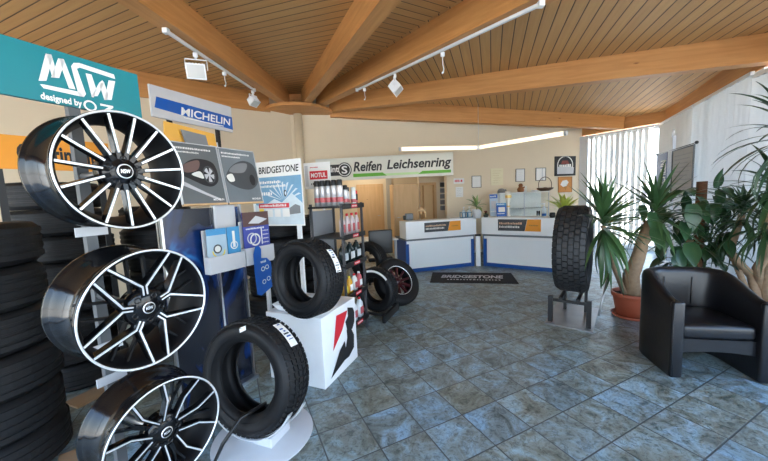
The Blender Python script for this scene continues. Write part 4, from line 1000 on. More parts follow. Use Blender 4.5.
brochure('blue brochure with a pale figure, beside the yellow-arc one in the holder', um + .004, h1[1] - .012, h1[2] + .012, vt_, .04, CYAN, 2, deco2)
h2 = holder(238, 222, 269.5, 259, 249)
def deco3(mb, u, v, w_, h_, M, o):
    mb.rect(u, v + h_ * .72, u + w_, v + h_, mat('brown_print_dark', (.10, .05, .045), .4), M, o); mb.poly([(u + w_ * .2, v + h_ * .78), (u + w_ * .5, v + h_ * .92), (u + w_ * .95, v + h_ * .84), (u + w_ * .6, v + h_ * .76)], LGREY, M, o + .0005)
    mb.ring(u + w_ * .42, v + h_ * .45, w_ * .2, w_ * .05, PALE, M, o + .0005, 20); mb.ring(u + w_ * .3, v + h_ * .48, w_ * .18, w_ * .04, LGREY, M, o + .0006, 20); mb.rect(u + w_ * .66, v + h_ * .34, u + w_ * .70, v + h_ * .66, PALE, M, o + .0005)
    for k in range(4): scribble(mb, u + w_ * .72, v + h_ * (.36 + .08 * k), u + w_ * .95, v + h_ * (.38 + .08 * k), PALE, M, o + .0005, k)
    scribble(mb, u + w_ * .1, v + h_ * .66, u + w_ * .8, v + h_ * .69, PAPER, M, o + .0005, 5)
vt_ = onplane(250, 212, Mm)[1]
brochure('tall violet-blue brochure with a tyre drawing, in the upper right holder', h2[0] + .012, h2[1] - .012, h2[2] + .012, vt_, .04, mat('violet_blue_print', (.05, .07, .34), .35), 3, deco3)
# blue cut-out leaflet hanging in front of the upper holder
(u0, v1), (u1, v0) = onplane(245, 246, Mm), onplane(267, 290, Mm); w_, h_ = u1 - u0, v1 - v0
c_ = Mm @ Vector(((u0 + u1) / 2, v0, .10)); th = thing('hanging_leaflet', 'bright blue cut-out leaflet with ring pictures hanging below the violet-blue brochure', 'leaflet', c_, maz); Ml_ = loc(Mm, th)
mb = MB(); P_ = lambda a, b: (u0 + a * w_, v0 + b * h_)
mb.poly([P_(.05, .05), P_(.25, 0), P_(.95, .12), P_(1, .22), P_(.92, .62), P_(.72, .72), P_(.40, .74), P_(.44, .92), P_(.30, 1), P_(.14, .98), P_(.02, .84), P_(0, .5)], BLUEP, Ml_, .10, .004); mb.build('card', th)
mb = MB()
for a, b in ((.45, .52), (.68, .54), (.46, .26), (.72, .30)): mb.ring(*P_(a, b), w_ * .11, w_ * .04, PALE, Ml_, .1015, 16)
scribble(mb, *P_(.35, .64), *P_(.7, .69), PAPER, Ml_, .1015, 3); mb.build('print', th)
# ---------------------------------------------------------------- oil rack
F_ = Vector((-.445, 3.40, 0)); G_ = Vector((-.25, 3.86, 0)); raz = math.atan2(G_.y - F_.y, G_.x - F_.x); rw_ = (G_ - F_).length; rd = .42
rk = thing('oil_rack', 'black metal rack of oils and sprays with a red and white header sign', 'shelf rack', (F_ + G_) / 2, raz); bpy.context.view_layer.update()
Mk = frame(F_, raz); Mkl = loc(Mk, rk)
SH = [.16, .52, .88, 1.20, 1.54]
CHROME = mat('rack_steel', (.07, .07, .075), .4, .2)
for u in (.012, rw_ - .012):
    for n in (-.012, -rd + .012):
        mb = MB(); mb.box((u, .79, n), (.024, 1.58, .024), CHROME, Mkl); mb.build('post', rk)
for k, z in enumerate(SH):
    mb = MB(); mb.box((rw_ / 2, z, -rd / 2), (rw_ + .02, .02, rd + .02), BLACKM, Mkl); mb.box((rw_ / 2, z + .004, .012), (rw_ + .02, .055, .008), BLACKM, Mkl); s_ = mb.build('shelf', rk)
    mb = MB(); mb.rect(rw_ * .38, z - .014, rw_ * .66, z + .024, RED, Mkl, .0175); scribble(mb, rw_ * .41, z - .002, rw_ * .63, z + .012, PAPER, Mkl, .0185, k, .2); mb.build('price_strip', s_)
mb = MB(); mb.rect(0, .1, rw_, 1.5, mat('rack_back_grey', (.28, .29, .31), .5), Mkl, -rd + .004, .006); mb.build('back_panel', rk)
# header
Mhd = frame(Mk @ Vector((0, 0, -rd)), raz - PI / 2 + R(64)); 
hp = Mk @ Vector((.32, 0, -rd - .035)); Mhd = frame((hp.x, hp.y, 0), R(-14))
(u0, v1), (u1, v0) = onplane(303, 160.5, Mhd), onplane(331, 188, Mhd); v1b = onplane(331, 164.5, Mhd)[1]; v1 = (v1 + v1b) / 2
Mhl = loc(Mhd, rk); w_, h_ = u1 - u0, v1 - v0
mb = MB(); mb.rect(u0, v0, u1, v1, PAPER, Mhl, 0, .015); hs = mb.build('header_sign', rk)
mb = MB(); mb.rect(u0 + .22 * w_, v0 + .36 * h_, u0 + .90 * w_, v0 + .68 * h_, RED, Mhl, .001); mb.rect(u0 + .04 * w_, v0 + .1 * h_, u0 + .16 * w_, v0 + .9 * h_, LGREY, Mhl, .001); mb.build('red_band', hs)
mb = MB(); put_text(mb, 'MOTUL', u0 + .27 * w_, v0 + .43 * h_, w_ * .58, h_ * .18, PAPER, Mhl, .002, .03); scribble(mb, u0 + .26 * w_, v0 + .15 * h_, u0 + .86 * w_, v0 + .23 * h_, INK, Mhl, .002, 21, .5); scribble(mb, u0 + .25 * w_, v0 + .80 * h_, u0 + .55 * w_, v0 + .84 * h_, RED, Mhl, .002, 4); mb.build('lettering', hs)
mb = MB(); mb.box((u0 + w_ * .66, (1.50 + v0) / 2 + .05, -.02), (.02, v0 - 1.50 + .10, .014), WPLAS, Mhl); mb.build('sign_post', rk)
# containers
CANB = mat('spray_can_black', (.02, .02, .022), .35); CANS = mat('spray_can_silver', (.62, .60, .60), .3, .4); LABR = mat('can_red_label', (.50, .10, .11), .4); LIQ = mat('dark_green_bottle', (.02, .03, .03), .15); LABW = mat('bottle_label', (.62, .64, .64), .5); AMB = mat('amber_oil', (.75, .40, .05), .25)
def onrack(u, n, z): return Mk @ Vector((u, z, n))
def can(label, p, r=.033, h_=.25, body=CANS, cap=CANB, lab=LABR, group='spray cans and bottles on the oil rack'):
    th = thing('spray_can', label, 'spray can', p, random.Random(label).uniform(-1, 1), group)
    mb = MB(); mb.lathe([(0, 0), (r, 0), (r, h_ * .74), (r * .9, h_ * .78), (0, h_ * .79)], body, 18); mb.build('body', th)
    mb = MB(); mb.lathe([(r * .88, h_ * .78), (r * .86, h_ * .97), (r * .7, h_), (0, h_)], cap, 18); mb.build('cap', th)
    mb = MB(); mb.lathe([(r * 1.01, h_ * .16), (r * 1.01, h_ * .34)], lab, 18, a0=0, a1=2 * PI); mb.build('label', th); return th
def bottle(label, p, w_=.075, d_=.05, h_=.24, body=LIQ, lab=LABW, capm=RED, group='spray cans and bottles on the oil rack', rz=0):
    th = thing('oil_bottle', label, 'bottle', p, raz + rz, group)
    mb = MB()
    pr = [(1, 0), (1, .62), (.86, .72), (.42, .84), (.36, .90)]
    vs = []; n = 16
    for s_, z in pr:
        for k in range(n):
            a = 2 * PI * k / n; q = .55; c_, sn_ = math.cos(a), math.sin(a)
            vs.append((math.copysign(abs(c_) ** q, c_) * w_ / 2 * s_, math.copysign(abs(sn_) ** q, sn_) * d_ / 2 * (s_ if s_ > .5 else s_ * 1.4), z * h_))
    mb.add(vs, [(i * n + k, i * n + (k + 1) % n, (i + 1) * n + (k + 1) % n, (i + 1) * n + k) for i in range(len(pr) - 1) for k in range(n)] + [tuple(range(n))[::-1]], body, None, True); mb.build('body', th)
    mb = MB(); mb.lathe([(.016, h_ * .88), (.016, h_ * .99), (.012, h_), (0, h_)], capm, 12); mb.build('cap', th)
    mb = MB(); mb.box((0, -d_ / 2 - .001, h_ * .34), (w_ * .72, .003, h_ * .36), lab); mb.build('label', th); return th
names = ['first', 'second', 'third', 'fourth', 'fifth', 'sixth', 'seventh', 'eighth']
zt = SH[4] + .011
lft = [Mk @ Vector((.078, zt, -rd + .068)), Mk @ Vector((.078, zt, -.068))]
for k in range(5):
    p = lft[0].lerp(lft[1], .0 + k * .26); can('silver spray can with black cap, %s from the back of the rack-top row' % names[k], p, .036, .29)
for k in range(3):
    p = onrack(.18 + .095 * k, -.05 - .03 * (k % 2), zt); can('%s spray can on the outer edge of the rack top' % ['dark-capped', 'grey-capped', 'pale'][k], p, .032, .21 + .02 * (k == 0), [CANS, CANS, WPLAS][k], [CANB, DGREY, PALE][k])
can('small red-capped can at the far corner of the rack top', onrack(rw_ - .06, -.06, zt), .03, .17, BLACKP, RED)
for k in range(4): bottle('slim red and white bottle, %s from the corner on the shelf under the cans' % names[k], onrack(.11 + .115 * k, -.07, SH[3] + .011), .07, .05, .25, mat('red_white_bottle', (.60, .50, .50), .35), LABR, RED)
for k in range(3): bottle('dark oil jug with pale label, %s from the rack corner, on the middle shelf' % names[k], onrack(.13 + .16 * k, -.09, SH[2] + .011), .13, .08, .23, LIQ, LABW, BLACKP)
for k in range(4): bottle('%s bottle on the second lowest rack shelf beside the white podium' % ['amber', 'white-labelled amber', 'red-labelled', 'red'][k], onrack(.08 + .12 * k, -.07, SH[1] + .011), .085, .06, .2, [AMB, AMB, PALE, LABR][k], [YELL, PAPER, LABR, PAPER][k], [RED, YELL, RED, WPLAS][k])
for k in range(3): bottle('white bottle with red print, %s on the lowest rack shelf' % names[k], onrack(.10 + .16 * k, -.07, SH[0] + .011), .11, .07, .24, WPLAS, LABR, [RED, BLACKP, RED][k])

# ---------------------------------------------------------------- stacked and racked tyres, background headers
def stack(px, y, zs, Ro, w, base_label, seed, tilt=None, name='tyre', cat='tyre', group=None, lettering=None):
    c = at(px, 230, y); rnd = random.Random(seed); n = len(zs)
    out = []
    for k, z in enumerate(zs):
        dx, dy = rnd.uniform(-.02, .02), rnd.uniform(-.02, .02)
        if seed_mesh.get((Ro, w)) is None:
            mb = MB(); h = w / 2; Ri = Ro * .62
            pr = [(r, zz) for r, zz in tyre_profile(Ro, Ri, w)]
            # four circumferential grooves in the tread
            ring_ = []
            for r, zz in pr: ring_.append((r, zz))
            mb.lathe(ring_, RUB, 48, None, True, True)
            for gz in (-.30, -.1, .1, .30):
                mb.lathe([(Ro + .001, gz * w - .07 * w), (Ro + .007, gz * w - .06 * w), (Ro + .007, gz * w + .06 * w), (Ro + .001, gz * w + .07 * w)], RUBT, 48, None, False)
            seed_mesh[(Ro, w)] = mb
        o = seed_mesh[(Ro, w)].build('tyre') if (Ro, w) not in seed_me else bpy.data.objects.new('tyre', seed_me[(Ro, w)])
        if (Ro, w) in seed_me: col.objects.link(o)
        seed_me[(Ro, w)] = o.data
        o.location = (c.x + dx, c.y + dy, z + w / 2); o.rotation_euler = (0, 0, rnd.uniform(0, 6))
        tag(o, base_label[k] if isinstance(base_label, list) else base_label % (['lowest', 'second lowest', 'third', 'fourth', 'fifth', 'sixth', 'seventh', 'eighth'][k] if k < n - 1 else 'topmost'), 'tyre', group)
        out.append(o)
    return out
seed_mesh, seed_me = {}, {}
stack(-48, 1.86, [0.001 + .262 * k for k in range(6)], .35, .258, '%s tyre of the wide stack in front of the orange board', 1, group='stacked tyres along the left wall')
stack(62, 2.95, [0.001 + .235 * k for k in range(8)], .33, .232, '%s tyre of the stack seen behind the alloy wheels', 2, group='stacked tyres along the left wall')
stack(158, 3.62, [0.001 + .235 * k for k in range(7)], .33, .232, '%s tyre of the stack between the alloy wheels and the poster display', 3, group='stacked tyres along the left wall')
stack(272, 4.05, [0.001 + .235 * k for k in range(6)], .33, .232, '%s tyre of the stack behind the white podium, nearer the poster display', 4, group='stacked tyres along the left wall')
stack(306, 4.75, [0.001 + .235 * k for k in range(6)], .33, .232, '%s tyre of the stack behind the white podium and the oil rack', 5, group='stacked tyres along the left wall')
def carton(label, p, rz, l, w, tilt):
    th = thing('cardboard_piece', label, 'cardboard', p, rz); CB_ = mat('brown_cardboard', (.34, .22, .12), .85, var=.15)
    mb = MB(); mb.box((0, 0, .008), (l, w, .016), CB_); mb.build('sheet', th)
    mb = MB(); Mf = Matrix.Translation((l / 2 + .003, 0, .016)) @ Matrix.Rotation(-tilt, 4, 'Y'); mb.box((l * .22, 0, .004), (l * .44, w, .006), CB_, Mf); mb.build('flap', th)
carton('folded brown cardboard on the floor at the foot of the wide tyre stack', floor_at(74, 458), R(40), .15, .15, R(25))
carton('folded brown cardboard on the floor behind the lowest alloy wheel', floor_at(88, 398), R(70), .24, .20, R(35))
# upright frames carrying the advertising boards over the stacks
ra_ = Vector((-2.75, 1.95, 0)); rb_ = Vector((-1.55, 4.55, 0))
def board(name, label, pts, m, deco, post_u, az, p0, cat='sign', mb_off=.0):
    M = frame(p0, az); q = pxp(pts, M)
    u0, u1 = (q[0][0] + q[3][0]) / 2, (q[1][0] + q[2][0]) / 2; v0, v1 = (q[2][1] + q[3][1]) / 2, (q[0][1] + q[1][1]) / 2
    b = M @ Vector(((u0 + u1) / 2, 0, 0)); th = thing(name, label, cat, b, az); Ml_ = loc(M, th)
    mb = MB(); mb.rect(u0, v0, u1, v1, m, Ml_, 0, .02); bo = mb.build('board', th)
    for f in post_u:
        mb = MB(); u = u0 + (u1 - u0) * f; mb.box((u, (v1 - .05) / 2, -.04), (.04, v1 - .05, .03), BLACKM, Ml_); mb.build('post', th)
    deco(th, bo, Ml_, u0, v0, u1, v1); return th
pm0 = at(148, 100, 3.0); pm1 = at(230, 120, 3.8); pz = math.atan2(pm1.y - pm0.y, pm1.x - pm0.x)
def mich(th, bo, M, u0, v0, u1, v1):
    w_, h_ = u1 - u0, v1 - v0
    mb = MB(); mb.poly([(u0 + .03 * w_, v0 + .30 * h_), (u0 + w_, v0 + .10 * h_), (u0 + w_, v0 + .60 * h_), (u0 + .06 * w_, v0 + .66 * h_)], BLUEP, M, .002); mb.rect(u0 + .34 * w_, v0 + .155 * h_, u0 + .86 * w_, v0 + .185 * h_, PAPER, M, .003); mb.build('blue_band', bo)
    mb = MB(); put_text(mb, 'MICHELIN', u0 + .31 * w_, v0 + .24 * h_, .66 * w_, .28 * h_, PAPER, M, .003, .02, .12); mb.build('lettering', bo)
board('advert_sign', 'grey and blue sign with white lettering on posts, high up under the left beam', [(148, 83), (231, 107.5), (233, 132), (153, 117)], LGREY, mich, (.2, .8), pz, (pm0.x, pm0.y, 0))
oa = at(0, 155, 2.35); ob = at(88, 150, 2.75); oz = math.atan2(ob.y - oa.y, ob.x - oa.x)
def cont(th, bo, M, u0, v0, u1, v1):
    mb = MB(); w_, h_ = u1 - u0, v1 - v0; put_text(mb, 'Continental', u0 + .22 * w_, v0 + .2 * h_, w_ * .74, h_ * .58, INK, M, .002, .03); mb.build('lettering', bo)
board('advert_sign', 'orange board with black lettering, partly hidden by the topmost alloy wheel', [(-14, 152), (108, 128), (108, 164), (-14, 178)], ORANGE, cont, (.08, .9), oz, (oa.x, oa.y, 0))
# ---------------------------------------------------------------- tyres on the floor rack beyond the oil rack
fr = thing('floor_tyre_rack', 'low black tyre rack on the floor beyond the oil rack', 'tyre rack', (-.19, 4.30, 0), R(-22))
mb = MB()
for v in (-.22, .22): mb.box((0, v, .10), (.52, .04, .03), BLACKM)
mb.build('rail', fr)
for u in (-.26, .26):
    mb = MB(); mb.box((u, 0, .05), (.04, .56, .10), BLACKM, bev=.008); mb.build('foot', fr)
t1 = show_tyre('upright black tyre with a curved white label, on the low floor rack', at(376.5, 289, 4.30) , R(-28), R(0), .30, .19, .20, 5, 60, .2, None, 3); 
mb = MB(); T_ = AX
vs = []; n = 12
for k in range(n + 1):
    a = R(38) + R(70) * k / n
    for rr in (.262, .292): vs.append(T_ @ Vector((rr * math.cos(a), rr * math.sin(a), .104)))
mb.add(vs, [(2 * k, 2 * k + 1, 2 * k + 3, 2 * k + 2) for k in range(n)], PAPER); mb.build('sidewall_label', t1)
WIN = mat('wine_red_lacquer', (.045, .005, .010), .3, coat=.2)
cw = at(396.5, 282, 4.78)
t2 = thing('wheel_with_tyre', 'black tyre on a wine-red spoked wheel, leaning at the end of the floor rack', 'wheel', cw, R(-48)); t2.rotation_mode = 'QUATERNION'; t2.rotation_quaternion = Vector((.52, -.66, .54)).to_track_quat('-Y', 'Z')
carcass(.375, .225, .20, 56).build('tyre', t2)
mb = MB(); mb.lathe([(.222, .080), (.234, .086), (.230, .078), (.222, .060), (.198, 0), (.208, -.08), (.218, -.08)], SATIN, 48, AX); mb.lathe([(.232, .0865), (.2245, .0835)], SILV, 48, AX); rm = mb.build('rim', t2)
mb = MB()
for k in range(10): spoke_strip(mb, [pol(.03, k * .6283), pol(.212, k * .6283)], .03, .03, .045, .065, WIN, .03)
mb.lathe([(0, .06), (.05, .058), (.055, .03)], WIN, 24, AX); mb.build('spokes', rm)
t3 = show_tyre('black tyre standing behind the white-labelled one on the floor rack, nearest the desk', at(369, 262, 5.35), R(-35), R(0), .34, .21, .22, 5, 60, .2, None, 4)
for o_, zc in ((t1, .315), (t3, .35)): pass
# ---------------------------------------------------------------- truck tyre on its stand
sc_c = Vector((2.385, 3.925, 0)); sa = R(-38)
ts = thing('tyre_pedestal', 'steel floor plate with four short black posts under the big truck tyre', 'tyre stand', sc_c, sa)
mb = MB(); mb.box((0, 0, .006), (.50, .88, .012), mat('worn_steel_plate', (.33, .33, .33), .35, .9, var=.25, scale=5)); mb.build('plate', ts)
for v in (-.34, .34):
    v = min(v, .22)
    for u in ((-.20, .20) if v < 0 else (-.12, .12)):
        mb = MB(); mb.box((u, v, .172), (.05 if v < 0 else .035, .05, .32), BLACKM); mb.build('post', ts)
    mb = MB(); mb.box((0, v, .29), (.36 if v < 0 else .2, .03, .03), BLACKM); mb.build('crossbar', ts)
for u in (-.09, .09):
    mb = MB(); mb.box((u, -.06, .322), (.035, .60, .03), BLACKM); mb.build('saddle_bar', ts)
mb = MB(); mb.tube([(.27, .10, .03), (.36, .52, .62)], .012, STEEL, 8); mb.build('brace', ts)
tt = thing('truck_tyre', 'large truck tyre with block tread standing upright on the steel pedestal', 'tyre', (sc_c.x, sc_c.y, .884), R(52))
carcass(.522, .29, .34, 72).build('carcass', tt); tread(.522, .34, 6, 44, None, .17, .018, 0, .5, mat('truck_tread_rubber', (.022, .023, .025), .6, var=.2, scale=25, bump=.2), 1.0).build('tread', tt)

# ---------------------------------------------------------------- armchair
LEA = mat('black_leather', (.007, .007, .009), .32, var=.15, scale=30, bump=.06)
ch = thing('armchair', 'black leather tub armchair on the tiles in front of the plants', 'armchair', (2.715, 2.46, 0), R(-12))
W_, Tk = .71, .092
hw = W_ / 2 - Tk / 2
path = [(-hw, .015), (-hw, .10), (-hw, .20), (-hw, .28)]
for k in range(1, 24):
    a = PI - PI * k / 24; path.append((hw * math.copysign(abs(math.cos(a)) ** .62, math.cos(a)), .28 + .31 * abs(math.sin(a)) ** .62))
path += [(hw, .28), (hw, .20), (hw, .10), (hw, .015)]
mb = MB(); vs = []; N = len(path); prof_n = 0
def hgt(y): t_ = max(0, min(1, (y - .02) / .46)); return .66 + .165 * (t_ * t_ * (3 - 2 * t_))
ln = 0
for i, (x, y) in enumerate(path):
    p0 = Vector(path[max(0, i - 1)]); p1 = Vector(path[min(N - 1, i + 1)]); d = (p1 - p0).normalized(); n = Vector((d.y, -d.x))      # inward
    n = -n if n.dot(Vector((0, .25)) - Vector((x, y))) < 0 else n
    H_ = hgt(y); r_ = .035; t2_ = Tk / 2
    end = 1.0
    pr = [(-t2_ + .008, 0), (-t2_, .01), (-t2_, .2), (-t2_, .45), (-t2_, H_ - .05), (-t2_ + .012, H_ - .016), (-t2_ + .04, H_), (t2_ - .04, H_), (t2_ - .012, H_ - .016), (t2_, H_ - .05), (t2_, .45), (t2_, .2), (t2_, .01), (t2_ - .008, 0)]
    prof_n = len(pr)
    for o_, z in pr: vs.append((x + n.x * o_, y + n.y * o_, z))
fs = [(i * prof_n + k, i * prof_n + (k + 1) % prof_n, (i + 1) * prof_n + (k + 1) % prof_n, (i + 1) * prof_n + k) for i in range(N - 1) for k in range(prof_n)]
mb.add(vs, fs, LEA, None, True)
for s_ in (-1, 1):      # rounded front edge of the arms
    mb.box((s_ * hw, .012, .33), (Tk, .05, .662), LEA, None, .02)
mb.build('shell', ch)
for s_ in (-1, 1): 
    mb = MB(); mb.tube([(s_ * (hw + Tk / 2 - .006), -.012, .02), (s_ * (hw + Tk / 2 - .006), -.012, .645)], .0035, LEA, 6); mb.build('piping', ch)
iw = W_ - 2 * Tk
mb = MB(); mb.box((0, .27, .395), (iw - .006, .50, .125), LEA, None, .035); mb.build('seat_cushion', ch)
mb = MB()
vs = []; n_ = 12
for k in range(n_ + 1):
    u = -iw / 2 + iw * k / n_; zb = .205 + .022 * math.cos(PI * (k / n_ - .5))
    for y, z in ((.035, .33), (.035, zb), (.07, zb), (.07, .33)): vs.append((u, y, z))
mb.add(vs, [f for k in range(n_) for f in ((4 * k, 4 * k + 1, 4 * k + 5, 4 * k + 4), (4 * k + 1, 4 * k + 2, 4 * k + 6, 4 * k + 5), (4 * k + 2, 4 * k + 3, 4 * k + 7, 4 * k + 6))], LEA); mb.build('front_apron', ch)
mb = MB(); mb.box((0, .31, .30), (iw, .46, .06), BLACKP); mb.build('seat_base', ch)
for x in (-.115, .115):
    mb = MB(); mb.tube([(x, .532 - .0, .47), (x, .532, .74)], .003, BLACKP, 6); mb.build('seam', ch)

# ---------------------------------------------------------------- plants
def leafmat(name, c1, c2, rough=.35):
    m, t, b = nt(name); L = t.links.new; tc = node(t, 'ShaderNodeTexCoord'); nz = node(t, 'ShaderNodeTexNoise'); nz.inputs['Scale'].default_value = 6; nz.inputs['Detail'].default_value = 5; L(tc.outputs['Object'], nz.inputs['Vector'])
    mx = node(t, 'ShaderNodeMix', data_type='RGBA'); mx.inputs[6].default_value = (*c1, 1); mx.inputs[7].default_value = (*c2, 1); L(nz.outputs['Fac'], mx.inputs[0]); L(mx.outputs[2], b.inputs['Base Color']); b.inputs['Roughness'].default_value = rough
    b.inputs['Subsurface Weight'].default_value = 0; return m
YUC = leafmat('yucca_leaf', (.022, .062, .022), (.07, .145, .045)); DRA = leafmat('dracaena_leaf', (.016, .042, .018), (.05, .10, .035)); PHI = leafmat('philodendron_leaf', (.016, .055, .024), (.045, .11, .04), .32); LIM = leafmat('lime_leaf', (.38, .48, .05), (.72, .76, .18)); SPI = leafmat('spotted_leaf', (.10, .22, .05), (.36, .44, .16))
BARK = mat('pale_bark', (.30, .20, .12), .85, var=.35, scale=22, bump=.6); MOSS = mat('coir_moss_pole', (.14, .065, .03), .95, var=.4, scale=50, bump=.8)
def blade(mb, base, az, el, l, w, droop, m, n=7, twist=0.0, fold=.18, wp=.35):
    """long narrow leaf that arches over"""
    p = Vector(base); e = el; vs = []; st_ = l / n
    for k in range(n + 1):
        t_ = k / n; hw_ = w / 2 * (min(1, .45 + t_ / wp * .55) if t_ < wp else max(.02, 1 - ((t_ - wp) / (1 - wp)) ** 1.6))
        d = Vector((math.cos(az) * math.cos(e), math.sin(az) * math.cos(e), math.sin(e))); s_ = Vector((-math.sin(az), math.cos(az), 0)); up_ = s_.cross(d) * -1
        s2 = s_ * math.cos(twist) + up_ * math.sin(twist)
        vs += [p - s2 * hw_ + up_ * hw_ * fold, p.copy(), p + s2 * hw_ + up_ * hw_ * fold]
        p = p + d * st_; e -= droop * st_ / l * (1 + t_)
    fs = []
    for k in range(n): a = 3 * k; fs += [(a, a + 1, a + 4, a + 3), (a + 1, a + 2, a + 5, a + 4)]
    mb.add(vs, fs, m, None, True)
def rosette(mb, c, n, l, w, m, seed, spread=(-.5, 1.45), droop=(.5, 1.4), hgt_=.12, avoid=None):
    rnd = random.Random(seed); ga = 2.39996
    for k in range(n):
        nv, nf = len(mb.v), len(mb.f); f = k / n; el = spread[1] + (spread[0] - spread[1]) * (1 - f) ** .9 if False else spread[0] + (spread[1] - spread[0]) * f
        blade(mb, Vector(c) + Vector((0, 0, hgt_ * (f - .5))), k * ga + rnd.uniform(-.3, .3), el + rnd.uniform(-.18, .18), l * rnd.uniform(.72, 1.1) * (1 - .25 * f * f), w * rnd.uniform(.8, 1.15), rnd.uniform(*droop) * (1 - .65 * f), m, twist=rnd.uniform(-.3, .3))
        if avoid and any(avoid(Vector(p)) for p in mb.v[nv:]): del mb.v[nv:], mb.f[nf:], mb.m[nf:], mb.sm[nf:]
def oval(mb, base, az, el, l, w, m, droop=.6, roll=0.0, stem=.0, n=8):
    """broad pointed leaf, heart-shaped at its base"""
    p = Vector(base); e = el
    if stem:
        d = Vector((math.cos(az) * math.cos(e), math.sin(az) * math.cos(e), math.sin(e))); q = p + d * stem; mb.tube([p, q], .005, m, 5); p = q; e -= .5
    vs = []; st_ = l / n
    for k in range(n + 1):
        t_ = k / n; hw_ = w / 2 * (math.sin(PI * min(1, (t_ * .86 + .14)) ** .85)) if k < n else .001
        d = Vector((math.cos(az) * math.cos(e), math.sin(az) * math.cos(e), math.sin(e))); s_ = Vector((-math.sin(az), math.cos(az), 0)); up_ = d.cross(s_)
        s2 = s_ * math.cos(roll) + up_ * math.sin(roll); u2 = up_ * math.cos(roll) - s_ * math.sin(roll)
        vs += [p - s2 * hw_ + u2 * hw_ * .22, p - s2 * hw_ * .5 + u2 * hw_ * .05, p.copy(), p + s2 * hw_ * .5 + u2 * hw_ * .05, p + s2 * hw_ + u2 * hw_ * .22]
        p = p + d * st_; e -= droop / n
    fs = []
    for k in range(n): a = 5 * k; fs += [(a + j, a + j + 1, a + j + 6, a + j + 5) for j in range(4)]
    mb.add(vs, fs, m, None, True)
def pot(th, r, h_, m=TERRA, saucer=True, soil=True, z0=0.0):
    if saucer:
        mb = MB(); mb.lathe([(0, z0), (r * .88, z0), (r * 1.0, z0 + .035), (r * .96, z0 + .035), (r * .86, z0 + .012), (0, z0 + .012)], m, 40); mb.build('saucer', th); z0 += .013
    mb = MB(); mb.lathe([(0, z0), (r * .72, z0), (r * .92, z0 + h_ * .80), (r * .93, z0 + h_ * .82), (r * 1.0, z0 + h_ * .83), (r * 1.02, z0 + h_ * .98), (r * .99, z0 + h_), (r * .93, z0 + h_), (r * .90, z0 + h_ * .85), (r * .88, z0 + h_ * .8)], m, 40); mb.build('pot', th)
    mb = MB(); mb.lathe([(0, z0 + h_ * .88), (r * .92, z0 + h_ * .86)], SOIL, 24); mb.build('soil', th); return z0 + h_ * .87
def local(th, p): return Vector(p) - Vector(th.location)
tyre_inv = Matrix.Translation((sc_c.x, sc_c.y, .884)) @ Matrix.Rotation(R(52), 4, 'Z'); tyre_inv.invert()
def in_tyre(p): q = tyre_inv @ p; return abs(q.y) < .20 and q.x * q.x + q.z * q.z < .58 ** 2
M3i = M3.inverted()
def in_blind(p): return (M3i @ p).z < .23
# yucca in the terracotta pot
pA = floor_at(633, 318); pA = Vector((pA.x + .03, pA.y + .07, 0))
ya_ = thing('potted_yucca', 'yucca with pale leaning trunk in a terracotta pot beside the armchair', 'plant', pA)
zt_ = pot(ya_, .215, .30)
trunk = [Vector((-.02, -.02, zt_ - .05)), local(ya_, at(631, 275, 3.78)), local(ya_, at(638, 258, 3.80)), local(ya_, at(643, 240, 3.84)), local(ya_, at(650, 222, 3.9))]
mb = MB(); mb.tube(trunk, [.105, .085, .072, .065, .05], BARK, 16); mb.build('trunk', ya_)
h1_ = local(ya_, at(603, 226, 3.55)); h2_ = local(ya_, at(656, 212, 3.95))
mb = MB(); mb.tube([Vector((-.08, -.02, zt_ - .04)), local(ya_, at(612, 262, 3.62)), h1_], [.03, .026, .022], BARK, 10); mb.build('side_stem', ya_)
mb = MB(); rosette(mb, h1_, 96, .68, .056, YUC, 11, (-1.2, 1.5), (.3, 1.1), .24, lambda p: in_tyre(p + pA)); rosette(mb, h2_, 64, .70, .05, YUC, 12, (-.8, 1.5), (.2, 1.0), .2); mb.build('foliage', ya_)
# philodendron on a moss pole
pB = at(698, 250, 4.15); pB = Vector((pB.x, pB.y, 0))
pb = thing('climbing_philodendron', 'broad-leaved philodendron climbing a brown moss pole behind the armchair', 'plant', pB)
zt_ = pot(pb, .19, .26)
ztop = local(pb, at(699.5, 181.5, 4.15)).z
mb = MB(); mb.tube([(0, 0, zt_ - .1), (0, 0, ztop)], .055, MOSS, 14); mb.build('moss_pole', pb)
mb = MB(); mb.tube([(-.09, -.05, zt_ - .05), (-.20, -.10, .75), (-.24, -.12, .90)], [.05, .045, .04], BARK, 10); mb.build('cane', pb)
mb = MB(); stm = [local(pb, at(712, 230, 4.1)), local(pb, at(717, 205, 4.08)), local(pb, at(719, 186, 4.06))]; mb.tube([Vector((.05, 0, zt_ - .05))] + stm, [.014, .012, .010, .008], PHI, 7); mb.build('climbing_stem', pb)
mb = MB(); big = []
def oleaf(px, py, y, px2, py2, w, roll=0.0, dy=-.03):      # leaf from its base point to its tip point
    a = local(pb, at(px, py, y)); b = local(pb, at(px2, py2, y + dy)); d = b - a; az = math.atan2(d.y, d.x); el = math.asin(max(-1, min(1, d.z / d.length)))
    big.append(1)
    # nearly hanging leaves face the room
    if abs(el) > .9:
        az = R(-118) + roll * .5; 
    oval(mb, a, az, el + (.25 if el < 0 else .0), d.length * 1.08, w * .74, PHI, .5, roll)
